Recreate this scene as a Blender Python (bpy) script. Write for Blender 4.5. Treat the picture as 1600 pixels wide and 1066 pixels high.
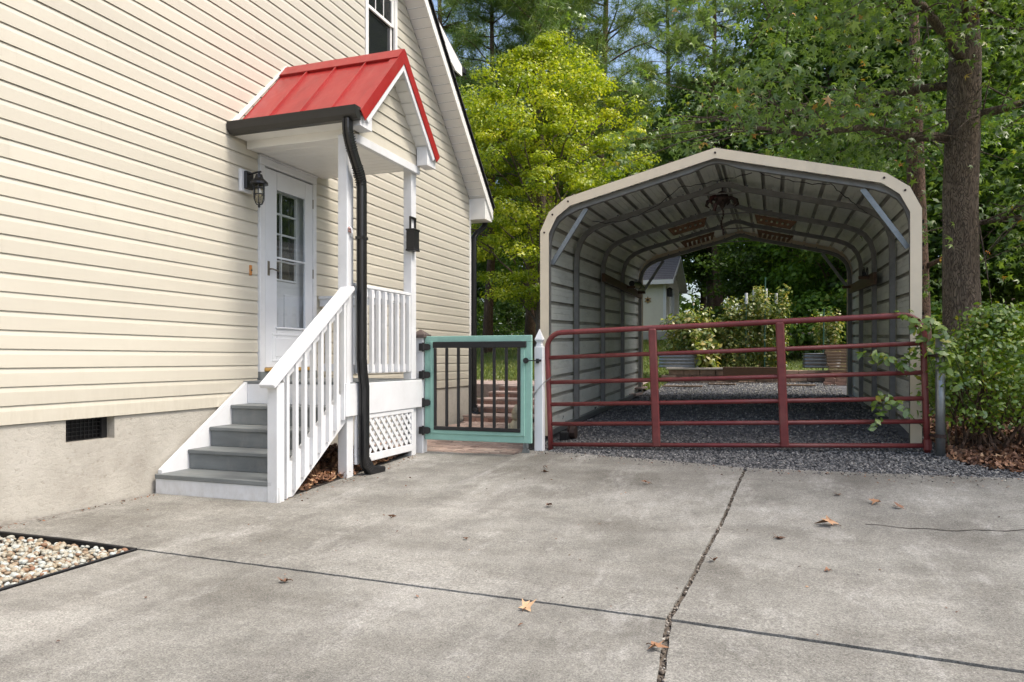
import bpy, bmesh, math, random
import numpy as np
from mathutils import Vector, Matrix, Euler
R = math.radians
for o in list(bpy.data.objects): bpy.data.objects.remove(o)
S = bpy.context.scene
COL = S.collection
random.seed(7)
RNG = np.random.default_rng(7)

# ------------------------------------------------------------------ camera, sky, sun, exposure
cam = bpy.data.cameras.new('camera'); co = bpy.data.objects.new('camera', cam); COL.objects.link(co)
co.location = (0, 0, 1.11); co.rotation_euler = (R(90), 0, math.atan(407/1141))
cam.sensor_width = 36; cam.lens = 36*1141/1600; cam.shift_y = 29/1600
cam.clip_end = 2000; cam.clip_start = .05
S.camera = co
SUN = Vector((0.66, -0.05, 1.0)).normalized()
elev = math.asin(SUN.z); azim = math.atan2(SUN.x, SUN.y)
w = bpy.data.worlds.new('World'); S.world = w; w.use_nodes = True
nt = w.node_tree; bg = nt.nodes['Background']
sky = nt.nodes.new('ShaderNodeTexSky'); sky.sky_type = 'NISHITA'; sky.sun_disc = False
sky.sun_elevation = elev; sky.sun_rotation = azim; sky.air_density = 1.0; sky.dust_density = 4.0; sky.ozone_density = .8
nt.links.new(sky.outputs[0], bg.inputs[0]); bg.inputs[1].default_value = 0.15
sl = bpy.data.lights.new('sun', 'SUN'); so = bpy.data.objects.new('sun', sl); COL.objects.link(so)
sl.energy = 1.35; sl.angle = R(12); sl.color = (1, .95, .87)
so.location = (20, 0, 30)
so.rotation_euler = (-SUN).to_track_quat('-Z', 'Y').to_euler()
S.view_settings.view_transform = 'Standard'; S.view_settings.look = 'None'
S.view_settings.exposure = 1.05; S.view_settings.gamma = 1; S.view_settings.use_curve_mapping = False
S.cycles.use_denoising = True
S.cycles.max_bounces = 6; S.cycles.diffuse_bounces = 4; S.cycles.transparent_max_bounces = 8

# ------------------------------------------------------------------ helpers
def sm(a, b, x):
    u = min(1, max(0, (x-a)/(b-a))); return u*u*(3-2*u)
def lerp_tab(tab, x):
    if x <= tab[0][0]: return tab[0][1]
    for (a, u), (b, v) in zip(tab, tab[1:]):
        if x <= b: return u+(v-u)*(x-a)/(b-a)
    (a, u), (b, v) = tab[-2:]
    return v
PY = [(4.9, 0), (7.2, .10), (7.7, .15), (9.0, .26), (13.9, .43), (16.6, .56), (18, .8), (32, 2.05), (60, 3.2), (400, 12)]
PP = [(4.9, 0), (7.2, .09), (12.0, .09), (13.6, .36), (15, .60), (32, 2.05), (60, 3.2), (400, 12)]
def g(X, Y):
    cr = .035 if Y < 8 else .035-.02*sm(8, 14, Y)
    a = lerp_tab(PY, Y)+cr*(min(max(X, -6), 5)+3.6)*sm(3, 8, Y)
    b = lerp_tab(PP, Y)
    t = sm(-2.6, -2.42, X) if Y < 15 else sm(-4, -2, X)
    return b+(a-b)*t

MATS = {}
def newmat(name):
    m = bpy.data.materials.new(name); m.use_nodes = True; MATS[name] = m
    return m, m.node_tree, m.node_tree.nodes['Principled BSDF']
def pos_node(t, scale=(1, 1, 1)):
    gnode = t.nodes.new('ShaderNodeNewGeometry'); mp = t.nodes.new('ShaderNodeMapping')
    mp.inputs['Scale'].default_value = scale
    t.links.new(gnode.outputs['Position'], mp.inputs['Vector']); return mp.outputs[0]
def noise(t, vec, scale, detail=4, rough=.6):
    n = t.nodes.new('ShaderNodeTexNoise'); n.inputs['Scale'].default_value = scale
    n.inputs['Detail'].default_value = detail; n.inputs['Roughness'].default_value = rough
    t.links.new(vec, n.inputs['Vector']); return n.outputs[0]
def ramp(t, fac, stops):
    r = t.nodes.new('ShaderNodeValToRGB'); e = r.color_ramp.elements
    while len(e) < len(stops): e.new(.5)
    for k, (p, c) in enumerate(stops):
        e[k].position = p; e[k].color = (c, c, c, 1) if not hasattr(c, '__len__') else (*c, 1)
    t.links.new(fac, r.inputs[0]); return r.outputs[0]
def mixc(t, fac, a, b, mode='MIX'):
    m = t.nodes.new('ShaderNodeMix'); m.data_type = 'RGBA'; m.blend_type = mode
    for sock, v in ((m.inputs[0], fac), (m.inputs[6], a), (m.inputs[7], b)):
        if hasattr(v, 'is_linked'): t.links.new(v, sock)
        elif hasattr(v, '__len__'): sock.default_value = (*v, 1)
        else: sock.default_value = v
    return m.outputs[2]
def bump(t, b, h, strength=.3, dist=.01):
    n = t.nodes.new('ShaderNodeBump'); n.inputs['Strength'].default_value = strength; n.inputs['Distance'].default_value = dist
    t.links.new(h, n.inputs['Height']); t.links.new(n.outputs[0], b.inputs['Normal'])
def objrand(t):
    return t.nodes.new('ShaderNodeObjectInfo').outputs['Random']

def paint(name, col, rough=.5, var=.12, scale=6, metal=0, grain=(1, 1, 1), bstr=.08, dirt=None, dirt_amt=.3, rnd=0):
    m, t, b = newmat(name)
    v = pos_node(t, grain)
    n = noise(t, v, scale, 5)
    lo = tuple(max(0, c*(1-var)) for c in col); hi = tuple(min(1, c*(1+var*.6)) for c in col)
    c = ramp(t, n, [(.3, lo), (.7, hi)])
    if dirt:
        n2 = noise(t, pos_node(t, (1, 1, .6)), 2.3, 6, .7)
        f = ramp(t, n2, [(.5, 0), (.75, dirt_amt)])
        c = mixc(t, f, c, dirt)
    if rnd:
        r = objrand(t); c = mixc(t, 1.0, c, ramp(t, r, [(0, 1-rnd), (1, 1)]), 'MULTIPLY')
    t.links.new(c, b.inputs['Base Color'])
    b.inputs['Roughness'].default_value = rough; b.inputs['Metallic'].default_value = metal
    if bstr: bump(t, b, noise(t, v, scale*8, 4), bstr, .004)
    return m

white = paint('white_paint', (.70, .71, .72), .5, .06, 5, dirt=(.5, .49, .44), dirt_amt=.35)
vinylwhite = paint('white_vinyl', (.80, .79, .75), .45, .04, 4, bstr=.02)
greydeck = paint('grey_deck_paint', (.165, .18, .18), .55, .25, 7, grain=(.25, 1, 1), dirt=(.31, .30, .27), dirt_amt=.6)
black = paint('black_metal', (.012, .012, .013), .35, .2, 8, bstr=.03)
gutterm = paint('dark_bronze_gutter', (.022, .021, .019), .35, .2, 5, bstr=.02)
galv = paint('galvanised_steel', (.25, .265, .265), .42, .18, 14, metal=.75, bstr=.05)
hoopm = paint('grey_steel_hoop', (.21, .208, .195), .5, .2, 9, metal=.35, bstr=.04)
creamtrim = paint('cream_metal_trim', (.72, .62, .455), .45, .06, 4, bstr=.02, dirt=(.4, .36, .27), dirt_amt=.3)
redgate = paint('red_oxide_tube', (.165, .030, .028), .42, .25, 12, bstr=.06, dirt=(.22, .1, .08), dirt_amt=.5)
teal = paint('teal_paint', (.27, .48, .40), .55, .1, 9, bstr=.12, dirt=(.16, .33, .28), dirt_amt=.35)
brownwood = paint('brown_stained_wood', (.085, .042, .018), .6, .35, 6, grain=(1, 1, 6), bstr=.2)
capm = paint('weathered_post_cap', (.10, .075, .065), .7, .3, 10, bstr=.2)
oak = paint('bare_oak', (.42, .25, .07), .5, .2, 10, grain=(8, 1, 1))
brass = paint('brushed_handle', (.25, .22, .18), .3, .1, 8, metal=.9, bstr=0)
shinglem = paint('dark_shingle', (.045, .043, .042), .9, .5, 40, bstr=.6)
greyshingle = paint('grey_shingle', (.16, .15, .155), .9, .3, 22, bstr=.5)
doorpaint = paint('door_white', (.70, .72, .75), .4, .04, 4, bstr=.02)
plasterornament = paint('pale_stone_ornament', (.5, .46, .33), .8, .3, 14, bstr=.3)
orangem = paint('amber_plastic', (.5, .2, .04), .4, .1, 8, bstr=0)
mulch_soil = paint('dark_soil', (.035, .025, .018), .95, .5, 12, bstr=.6)
hosem = paint('green_hose', (.03, .10, .06), .4, .1, 8, bstr=0)
edgem = paint('black_plastic_edging', (.015, .015, .016), .45, .2, 8)
timberm = paint('weathered_timber', (.24, .16, .10), .8, .35, 6, grain=(1, 5, 5), bstr=.3, rnd=.3)
brickm = paint('brick_red', (.42, .25, .19), .85, .3, 14, bstr=.4, rnd=.45, dirt=(.4, .34, .28), dirt_amt=.5)
paverm = paint('worn_paver', (.46, .34, .28), .85, .25, 12, bstr=.3, rnd=.4, dirt=(.38, .35, .3), dirt_amt=.6)
stonem = paint('dry_stone', (.15, .145, .135), .9, .35, 9, bstr=.5, rnd=.4)
rustm = paint('rusty_metal', (.05, .03, .024), .6, .5, 20, metal=.3, bstr=.2)
redm = paint('dull_red_enamel', (.06, .018, .014), .4, .2, 20)

def splash(m, hi=.3, col=(.36, .33, .27)):
    t = m.node_tree; b = t.nodes['Principled BSDF']; src = b.inputs['Base Color'].links[0].from_socket
    sp = t.nodes.new('ShaderNodeSeparateXYZ'); gn = t.nodes.new('ShaderNodeNewGeometry'); t.links.new(gn.outputs['Position'], sp.inputs[0])
    f = mixc(t, 1.0, ramp(t, sp.outputs['Z'], [(.0, .8), (hi*.5, .15), (hi, 0)]), ramp(t, noise(t, pos_node(t, (1, 1, .5)), 14, 6, .75), [(.42, 0), (.66, .5)]), 'MULTIPLY')
    t.links.new(mixc(t, f, src, col), b.inputs['Base Color'])
splash(white)
def siding_mat(name, col):
    m, t, b = newmat(name)
    v = pos_node(t, (1, .35, 1.5))
    n = noise(t, v, 1.1, 5, .65)
    c = ramp(t, n, [(.3, tuple(x*.9 for x in col)), (.7, col)])
    n2 = noise(t, pos_node(t, (1, 2.5, .3)), 2.5, 6, .7)
    c = mixc(t, ramp(t, n2, [(.52, 0), (.8, .25)]), c, (.46, .42, .34))
    c = mixc(t, 1.0, c, ramp(t, objrand(t), [(0, .94), (1, 1)]), 'MULTIPLY')
    sep = t.nodes.new('ShaderNodeSeparateXYZ'); gg_ = t.nodes.new('ShaderNodeNewGeometry'); t.links.new(gg_.outputs['Position'], sep.inputs[0])
    lowf = ramp(t, sep.outputs['Z'], [(.66, .8), (1.0, 0)])
    c = mixc(t, mixc(t, 1.0, lowf, ramp(t, noise(t, pos_node(t, (1, 3, .6)), 5, 6, .75), [(.4, 0), (.65, .55)]), 'MULTIPLY'), c, (.40, .36, .28))
    t.links.new(c, b.inputs['Base Color']); b.inputs['Roughness'].default_value = .42
    bump(t, b, noise(t, pos_node(t, (1, .15, 1)), 60, 3), .12, .003)
    return m
cream = siding_mat('cream_vinyl_siding', (.59, .553, .458))
shedcream = siding_mat('shed_siding', (.80, .75, .60))

def red_roof():
    m, t, b = newmat('red_standing_seam')
    n = noise(t, pos_node(t, (1.2, .5, .5)), 4, 6, .7)
    c = ramp(t, n, [(.25, (.24, .011, .010)), (.55, (.32, .014, .013)), (.8, (.36, .032, .026))])
    n2 = noise(t, pos_node(t, (9, 1, 1)), 3, 4, .6)
    c = mixc(t, ramp(t, n2, [(.55, 0), (.8, .3)]), c, (.36, .12, .1))
    t.links.new(c, b.inputs['Base Color']); b.inputs['Roughness'].default_value = .34
    bump(t, b, noise(t, pos_node(t), 2.2, 3, .5), .5, .03)
    return m
redroof = red_roof()

def concrete(name, c1, c2, c3, sc=1.0, st=.45):
    m, t, b = newmat(name)
    v = pos_node(t)
    big = noise(t, v, .75*sc, 6, .62); mid = noise(t, v, 4*sc, 7, .7); fine = noise(t, v, 120, 3, .7); sp = noise(t, v, 260, 2, .5)
    med = noise(t, v, 55*sc, 4, .7); scf = noise(t, pos_node(t, (1, .45, 1)), 2.6, 8, .78)
    c = ramp(t, big, [(.34, c1), (.5, c2), (.66, c3)])
    c = mixc(t, .6, c, ramp(t, mid, [(.3, .6), (.5, 1), (.7, 1.2)]), 'MULTIPLY')
    st_ = noise(t, pos_node(t, (.35, 1.1, 1)), .9, 7, .7)
    c = mixc(t, ramp(t, st_, [(.48, 0), (.66, st)]), c, (.10, .09, .072))
    c = mixc(t, ramp(t, scf, [(.52, 0), (.70, .5)]), c, (.48, .465, .43))
    tyre = noise(t, pos_node(t, (2.2, .16, 1)), 1.6, 5, .6)
    c = mixc(t, ramp(t, tyre, [(.5, 0), (.66, .28)]), c, (.12, .11, .095))
    c = mixc(t, 1.0, c, ramp(t, med, [(.36, .8), (.5, 1), (.64, 1.17)]), 'MULTIPLY')
    c = mixc(t, 1.0, c, ramp(t, fine, [(.36, .62), (.5, 1), (.66, 1.36)]), 'MULTIPLY')
    c = mixc(t, ramp(t, sp, [(.64, 0), (.70, .6)]), c, (.6, .58, .53))
    c = mixc(t, ramp(t, sp, [(.30, .6), (.36, 0)]), c, (.05, .046, .04))
    t.links.new(c, b.inputs['Base Color']); b.inputs['Roughness'].default_value = .88
    bump(t, b, fine, .5, .004)
    return m
concm = concrete('broom_concrete', (.134, .126, .106), (.228, .219, .191), (.312, .300, .266), st=.58)
def stucco():
    m, t, b = newmat('foundation_stucco')
    v = pos_node(t)
    c = ramp(t, noise(t, v, 1.6, 8, .72), [(.3, (.34, .315, .27)), (.52, (.45, .425, .37)), (.75, (.52, .495, .44))])
    wv = noise(t, pos_node(t, (1, 1, 1.6)), 16, 8, .8)
    c = mixc(t, ramp(t, wv, [(.34, .7), (.44, 0)]), c, (.25, .225, .18))
    low = t.nodes.new('ShaderNodeSeparateXYZ'); t.links.new(v, low.inputs[0])
    sp = mixc(t, 1.0, noise(t, v, 3, 5, .7), ramp(t, low.outputs['Z'], [(0, 1), (.16, .25)]), 'MULTIPLY')
    c = mixc(t, ramp(t, sp, [(.42, 0), (.62, .6)]), c, (.23, .2, .16))
    t.links.new(c, b.inputs['Base Color']); b.inputs['Roughness'].default_value = .95
    bump(t, b, noise(t, pos_node(t, (1, 1, 1.6)), 16, 8, .8), .55, .02)
    return m
stuccom = stucco()

def ground_mat(name, cols, scale=5, bs=.6, fine=60):
    m, t, b = newmat(name)
    v = pos_node(t)
    c = ramp(t, noise(t, v, scale, 8, .75), [(.28, cols[0]), (.5, cols[1]), (.72, cols[2])])
    f = noise(t, v, fine, 4, .7)
    c = mixc(t, .8, c, ramp(t, f, [(.3, .5), (.7, 1.3)]), 'MULTIPLY')
    t.links.new(c, b.inputs['Base Color']); b.inputs['Roughness'].default_value = .95
    bump(t, b, f, bs, .03)
    return m
forestm = ground_mat('forest_floor', [(.03, .03, .015), (.06, .055, .03), (.09, .06, .04)], 1.5)
lawnm = ground_mat('lawn_soil_green', [(.07, .10, .02), (.11, .15, .03), (.15, .18, .045)], 2)
gravelm = ground_mat('gravel_bed', [(.07, .07, .075), (.12, .12, .125), (.19, .19, .19)], 3, .8, 45)
pathm = ground_mat('path_mortar', [(.14, .12, .1), (.2, .17, .14), (.24, .21, .18)], 8)

def vary_mat(name, stops, rough=.9, attr='var', bstr=.3, bscale=60):
    m, t, b = newmat(name)
    a = t.nodes.new('ShaderNodeAttribute'); a.attribute_name = attr
    c = ramp(t, a.outputs['Fac'], stops)
    n = noise(t, pos_node(t), bscale, 4, .7)
    c = mixc(t, .5, c, ramp(t, n, [(.3, .6), (.7, 1.25)]), 'MULTIPLY')
    t.links.new(c, b.inputs['Base Color']); b.inputs['Roughness'].default_value = rough
    if bstr: bump(t, b, n, bstr, .004)
    return m
gravelstone = vary_mat('grey_gravel_stone', [(0, (0.0532, 0.0539, 0.0556)), (0.45, (0.126, 0.1256, 0.124)), (0.8, (0.2326, 0.2232, 0.2095)), (1, (0.4845, 0.465, 0.4104))])
pebblestone = vary_mat('river_pebble', [(0, (0.2317, 0.1152, 0.0619)), (0.25, (0.3172, 0.2573, 0.1722)), (0.6, (0.3782, 0.3589, 0.2893)), (1, (0.4514, 0.4808, 0.4477))], .6)
deadleaf = vary_mat('dead_leaf', [(0, (0.0634, 0.033, 0.0208)), (0.5, (0.2028, 0.0993, 0.0554)), (0.85, (0.3802, 0.1984, 0.104)), (1, (0.5323, 0.3438, 0.194))], .7)

def leaf_mat(name, stops, trans=.45, gloss=.03):
    m, t, b = newmat(name)
    t.nodes.remove(b)
    out = t.nodes['Material Output']
    a = t.nodes.new('ShaderNodeAttribute'); a.attribute_name = 'var'
    c = ramp(t, a.outputs['Fac'], stops)
    d = t.nodes.new('ShaderNodeBsdfDiffuse'); tr = t.nodes.new('ShaderNodeBsdfTranslucent'); gl = t.nodes.new('ShaderNodeBsdfGlossy')
    gl.inputs['Roughness'].default_value = .42
    t.links.new(c, d.inputs[0]); c2 = mixc(t, 1.0, c, (1.25, 1.25, .6), 'MULTIPLY'); t.links.new(c2, tr.inputs[0])
    m1 = t.nodes.new('ShaderNodeMixShader'); m1.inputs[0].default_value = trans
    t.links.new(d.outputs[0], m1.inputs[1]); t.links.new(tr.outputs[0], m1.inputs[2])
    m2 = t.nodes.new('ShaderNodeMixShader'); m2.inputs[0].default_value = gloss
    t.links.new(m1.outputs[0], m2.inputs[1]); t.links.new(gl.outputs[0], m2.inputs[2])
    t.links.new(m2.outputs[0], out.inputs[0])
    return m
yellowleaf = leaf_mat('yellow_green_leaf', [(0, (0.1469, 0.2216, 0.0119)), (0.35, (0.3028, 0.3827, 0.0198)), (0.8, (0.5138, 0.5437, 0.0347)), (1, (0.624, 0.5841, 0.0594))], .5, .05)
greenleaf = leaf_mat('mid_green_leaf', [(0, (0.0632, 0.1304, 0.0182)), (0.5, (0.1193, 0.2266, 0.0304)), (0.9, (0.1966, 0.3157, 0.0455)), (1, (0.337, 0.3569, 0.0506))])
darkleaf = leaf_mat('dark_green_leaf', [(0, (0.0477, 0.0891, 0.0184)), (0.5, (0.0887, 0.1591, 0.0277)), (1, (0.1638, 0.2418, 0.0461))])
gumleaf = leaf_mat('sweetgum_leaf', [(0, (0.078, 0.1513, 0.0178)), (0.5, (0.1482, 0.2476, 0.0311)), (0.95, (0.2339, 0.344, 0.0488)), (0.985, (0.3119, 0.3577, 0.0444)), (1, (0.6548, 0.2201, 0.0267))], .45, .1)
pineleaf = leaf_mat('pine_needle', [(0, (0.062, 0.1276, 0.0248)), (0.5, (0.1328, 0.2253, 0.0347)), (1, (0.3011, 0.3604, 0.0495))], .3, .06)
bushleaf = leaf_mat('bush_leaf', [(0, (0.0825, 0.1559, 0.0121)), (0.5, (0.165, 0.2834, 0.0203)), (0.9, (0.2805, 0.3826, 0.0324)), (1, (0.462, 0.3826, 0.0324))], .4, .1)
vegleaf = leaf_mat('vegetable_leaf', [(0, (0.096, 0.156, 0.0345)), (0.5, (0.228, 0.288, 0.0633)), (0.8, (0.384, 0.384, 0.092)), (1, (0.54, 0.432, 0.1725))], .4, .07)
grassm = leaf_mat('grass_blade', [(0, (.09, .13, .02)), (.6, (.16, .21, .035)), (1, (.26, .26, .07))], .35, .05)

def barkm(name, c1, c2, sc=1):
    m, t, b = newmat(name)
    v = pos_node(t, (1, 1, .22))
    vo = t.nodes.new('ShaderNodeTexVoronoi'); vo.inputs['Scale'].default_value = 28*sc; vo.feature = 'DISTANCE_TO_EDGE'
    n0 = t.nodes.new('ShaderNodeTexNoise'); n0.inputs['Scale'].default_value = 6; t.links.new(v, n0.inputs['Vector'])
    t.links.new(mixc(t, .25, v, n0.outputs[1], 'ADD'), vo.inputs['Vector'])
    n = noise(t, v, 20*sc, 7, .75)
    c = ramp(t, n, [(.3, c1), (.7, c2)])
    h = ramp(t, vo.outputs['Distance'], [(0, 0), (.12, 1)])
    c = mixc(t, .75, c, ramp(t, vo.outputs['Distance'], [(0, .28), (.14, 1)]), 'MULTIPLY')
    t.links.new(c, b.inputs['Base Color']); b.inputs['Roughness'].default_value = .95
    bump(t, b, mixc(t, .4, h, n), 1, .03)
    return m
bark = barkm('grey_brown_bark', (.12, .082, .056), (.28, .21, .155), 1.7)
cedarbark = barkm('reddish_bark', (.10, .055, .035), (.24, .15, .10), 1.3)

def sheet_mat():
    m, t, b = newmat('carport_sheet')
    c = ramp(t, noise(t, pos_node(t, (1, .5, 1)), 3, 6, .7), [(.3, (.60, .61, .54)), (.7, (.74, .75, .67))])
    n2 = noise(t, pos_node(t, (2, .4, 2)), 5, 6, .75)
    c = mixc(t, ramp(t, n2, [(.52, 0), (.75, .5)]), c, (.2, .19, .14))
    t.links.new(c, b.inputs['Base Color']); b.inputs['Roughness'].default_value = .4
    return m
sheetm = sheet_mat()
ribshadem = paint('rib_channel_shade', (.36, .35, .30), .6, .35, 5, grain=(1, .4, 1))  # shade inside the rib channels, put into the colour as a darker tone
def glassdark():
    m, t, b = newmat('dark_window_glass')
    b.inputs['Base Color'].default_value = (.018, .02, .022, 1); b.inputs['Roughness'].default_value = .06
    return m
winglass = glassdark()
def clearglass(name='clear_glass', tint=(.97, .98, .985), refl=.09):
    m, t, b = newmat(name); t.nodes.remove(b)
    tr = t.nodes.new('ShaderNodeBsdfTransparent'); tr.inputs[0].default_value = (*tint, 1)
    gl = t.nodes.new('ShaderNodeBsdfGlossy'); gl.inputs['Roughness'].default_value = .02
    mx = t.nodes.new('ShaderNodeMixShader')
    mx.inputs[0].default_value = refl
    t.links.new(tr.outputs[0], mx.inputs[1]); t.links.new(gl.outputs[0], mx.inputs[2])
    t.links.new(mx.outputs[0], t.nodes['Material Output'].inputs[0])
    return m
glassm = clearglass()

# mesh builder ------------------------------------------------------
class MB:
    def __init__(s): s.v = []; s.f = []
    def add(s, vs, fs):
        k = len(s.v); s.v += [tuple(p) for p in vs]; s.f += [tuple(i+k for i in f) for f in fs]; return s
    def box(s, x0, x1, y0, y1, z0, z1, b=0):
        if x1 < x0: x0, x1 = x1, x0
        if y1 < y0: y0, y1 = y1, y0
        if z1 < z0: z0, z1 = z1, z0
        b = min(b, (x1-x0)*.45, (y1-y0)*.45, (z1-z0)*.45)
        M = Matrix.Translation(((x0+x1)/2, (y0+y1)/2, (z0+z1)/2))
        return s.obox(M, x1-x0, y1-y0, z1-z0, b)
    def obox(s, M, lx, ly, lz, b=0):
        hx, hy, hz = lx/2, ly/2, lz/2
        if b <= 0:
            vs = [(sx*hx, sy*hy, sz*hz) for sx in (-1, 1) for sy in (-1, 1) for sz in (-1, 1)]
            fs = [(0, 1, 3, 2), (4, 6, 7, 5), (0, 4, 5, 1), (2, 3, 7, 6), (0, 2, 6, 4), (1, 5, 7, 3)]
        else:
            vs = []; idx = {}
            for sx in (-1, 1):
                for sy in (-1, 1):
                    for sz in (-1, 1):
                        for ax in range(3):
                            h = [hx-b, hy-b, hz-b]; h[ax] += b
                            idx[sx, sy, sz, ax] = len(vs); vs.append((sx*h[0], sy*h[1], sz*h[2]))
            fs = []
            for ax in range(3):
                for sg in (-1, 1):
                    o = [a for a in range(3) if a != ax]; q = []
                    for (p, r) in ((-1, -1), (1, -1), (1, 1), (-1, 1)):
                        k = [0, 0, 0]; k[ax] = sg; k[o[0]] = p; k[o[1]] = r; q.append(idx[(*k, ax)])
                    flip = (sg < 0) ^ (ax == 1)
                    fs.append(tuple(reversed(q)) if flip else tuple(q))
            for a1, a2 in ((0, 1), (0, 2), (1, 2)):
                a3 = 3-a1-a2
                for p in (-1, 1):
                    for r in (-1, 1):
                        q = []
                        for (u, ax) in ((-1, a1), (1, a1), (1, a2), (-1, a2)):
                            k = [0, 0, 0]; k[a1] = p; k[a2] = r; k[a3] = u; q.append(idx[(*k, ax)])
                        fs.append(tuple(q))
            for sx in (-1, 1):
                for sy in (-1, 1):
                    for sz in (-1, 1):
                        fs.append(tuple(idx[sx, sy, sz, a] for a in range(3)))
        return s.add([M @ Vector(p) for p in vs], fs)
    def beam(s, a, b, w, h, up=(0, 0, 1), bev=0, ext=0):
        a = Vector(a); b = Vector(b); d = (b-a); L = d.length; d.normalize()
        side = d.cross(Vector(up)).normalized(); u = side.cross(d).normalized()
        M = Matrix((( d.x, side.x, u.x, 0), (d.y, side.y, u.y, 0), (d.z, side.z, u.z, 0), (0, 0, 0, 1)))
        M.translation = (a+b)/2
        return s.obox(M, L+2*ext, w, h, bev)
    def tube(s, pts, r, n=8, cap=True):
        pts = [Vector(p) for p in pts]; m = len(pts)
        rr = r if hasattr(r, '__len__') else [r]*m
        up = Vector((0, 0, 1)); prev = None; k0 = len(s.v)
        for i, p in enumerate(pts):
            d = (pts[min(i+1, m-1)]-pts[max(i-1, 0)]).normalized()
            if prev is None:
                ref = up if abs(d.z) < .9 else Vector((1, 0, 0)); e1 = d.cross(ref).normalized()
            else:
                e1 = (prev-d*prev.dot(d)).normalized()
            prev = e1; e2 = d.cross(e1)
            for j in range(n):
                a = 2*math.pi*j/n; s.v.append(tuple(p+(e1*math.cos(a)+e2*math.sin(a))*rr[i]))
        for i in range(m-1):
            for j in range(n):
                s.f.append((k0+i*n+j, k0+i*n+(j+1) % n, k0+(i+1)*n+(j+1) % n, k0+(i+1)*n+j))
        if cap:
            s.f.append(tuple(k0+j for j in reversed(range(n)))); s.f.append(tuple(k0+(m-1)*n+j for j in range(n)))
        return s
    def lathe(s, prof, c=(0, 0, 0), n=12, rot=0):
        k0 = len(s.v)
        for (r, z) in prof:
            for j in range(n):
                a = 2*math.pi*j/n+rot; s.v.append((c[0]+r*math.cos(a), c[1]+r*math.sin(a), c[2]+z))
        for i in range(len(prof)-1):
            for j in range(n):
                s.f.append((k0+i*n+j, k0+i*n+(j+1) % n, k0+(i+1)*n+(j+1) % n, k0+(i+1)*n+j))
        s.f.append(tuple(k0+j for j in reversed(range(n)))); s.f.append(tuple(k0+(len(prof)-1)*n+j for j in range(n)))
        return s
    def prism(s, poly, ext):   # poly: 3D points, ext: extrusion vector
        n = len(poly); e = Vector(ext)
        vs = [Vector(p) for p in poly]+[Vector(p)+e for p in poly]
        fs = [tuple(range(n)), tuple(reversed(range(n, 2*n)))]+[(i, i+n, (i+1) % n+n, (i+1) % n) for i in range(n)]
        return s.add(vs, fs)
    def mesh(s, name, m, off=(0, 0, 0), smooth=False):
        me = bpy.data.meshes.new(name)
        ox, oy, oz = off
        me.from_pydata([(a-ox, b-oy, c-oz) for a, b, c in s.v], [], s.f)
        bm = bmesh.new(); bm.from_mesh(me); bmesh.ops.recalc_face_normals(bm, faces=bm.faces); bm.to_mesh(me); bm.free()
        me.materials.append(m)
        if smooth: me.polygons.foreach_set('use_smooth', [True]*len(me.polygons))
        return me
def props(o, label=None, cat=None, group=None, kind=None):
    if label: o['label'] = label
    if cat: o['category'] = cat
    if group: o['group'] = group
    if kind: o['kind'] = kind
    return o
def link(name, me, parent=None, loc=None):
    o = bpy.data.objects.new(name, me); COL.objects.link(o)
    if parent is not None: o.parent = parent
    if loc is not None: o.location = loc
    return o
def wloc(o):
    v = Vector((0, 0, 0))
    while o is not None: v += o.location; o = o.parent
    return v
def thing(name, label, cat, loc=(0, 0, 0), group=None):
    o = bpy.data.objects.new(name, None); COL.objects.link(o); o.location = loc; o.empty_display_size = .1
    return props(o, label, cat, group)
def part(name, mb, m, parent, smooth=False, label=None, origin=None):
    """world-space builder -> child mesh (parents carry no rotation)"""
    pw = wloc(parent)
    if origin is None: origin = pw
    o = link(name, mb.mesh(name, m, origin, smooth), parent, Vector(origin)-pw)
    if label: o['label'] = label
    return o
def single(name, mb, m, label, cat, loc, group=None, smooth=False, kind=None):
    o = link(name, mb.mesh(name, m, loc, smooth), None, loc)
    return props(o, label, cat, group, kind)
def struct(name, mb, m, parent=None, smooth=False, kind='structure'):
    o = link(name, mb.mesh(name, m, (0, 0, 0), smooth), parent)
    if parent is None: o['kind'] = kind
    return o
def fastmesh(name, V, F, m, var=None, smooth=False):
    """V (n,3), F (m,k) numpy"""
    me = bpy.data.meshes.new(name)
    V = np.ascontiguousarray(V, dtype=np.float32); F = np.ascontiguousarray(F, dtype=np.int32)
    me.vertices.add(len(V)); me.vertices.foreach_set('co', V.ravel())
    k = F.shape[1]; me.loops.add(F.size); me.loops.foreach_set('vertex_index', F.ravel())
    me.polygons.add(len(F)); me.polygons.foreach_set('loop_start', np.arange(0, F.size, k, dtype=np.int32))
    try: me.polygons.foreach_set('loop_total', np.full(len(F), k, dtype=np.int32))
    except Exception: pass
    if smooth: me.polygons.foreach_set('use_smooth', np.ones(len(F), dtype=bool))
    if var is not None:
        at = me.attributes.new('var', 'FLOAT', 'POINT'); at.data.foreach_set('value', np.ascontiguousarray(var, dtype=np.float32))
    me.update(calc_edges=True); me.validate()
    me.materials.append(m)
    return me
def unit(a): return a/np.maximum(1e-9, np.linalg.norm(a, axis=-1, keepdims=True))
def scatter(T, TF, P, ex, ey, ez, size):
    """template verts T (k,3) placed with frames"""
    n = len(P); k = len(T)
    size = np.asarray(size).reshape(n, 1, 1)
    V = P[:, None, :]+size*(T[None, :, 0:1]*ex[:, None, :]+T[None, :, 1:2]*ey[:, None, :]+T[None, :, 2:3]*ez[:, None, :])
    F = (np.arange(n)[:, None, None]*k+TF[None]).reshape(-1, TF.shape[1])
    return V.reshape(-1, 3), F
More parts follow.
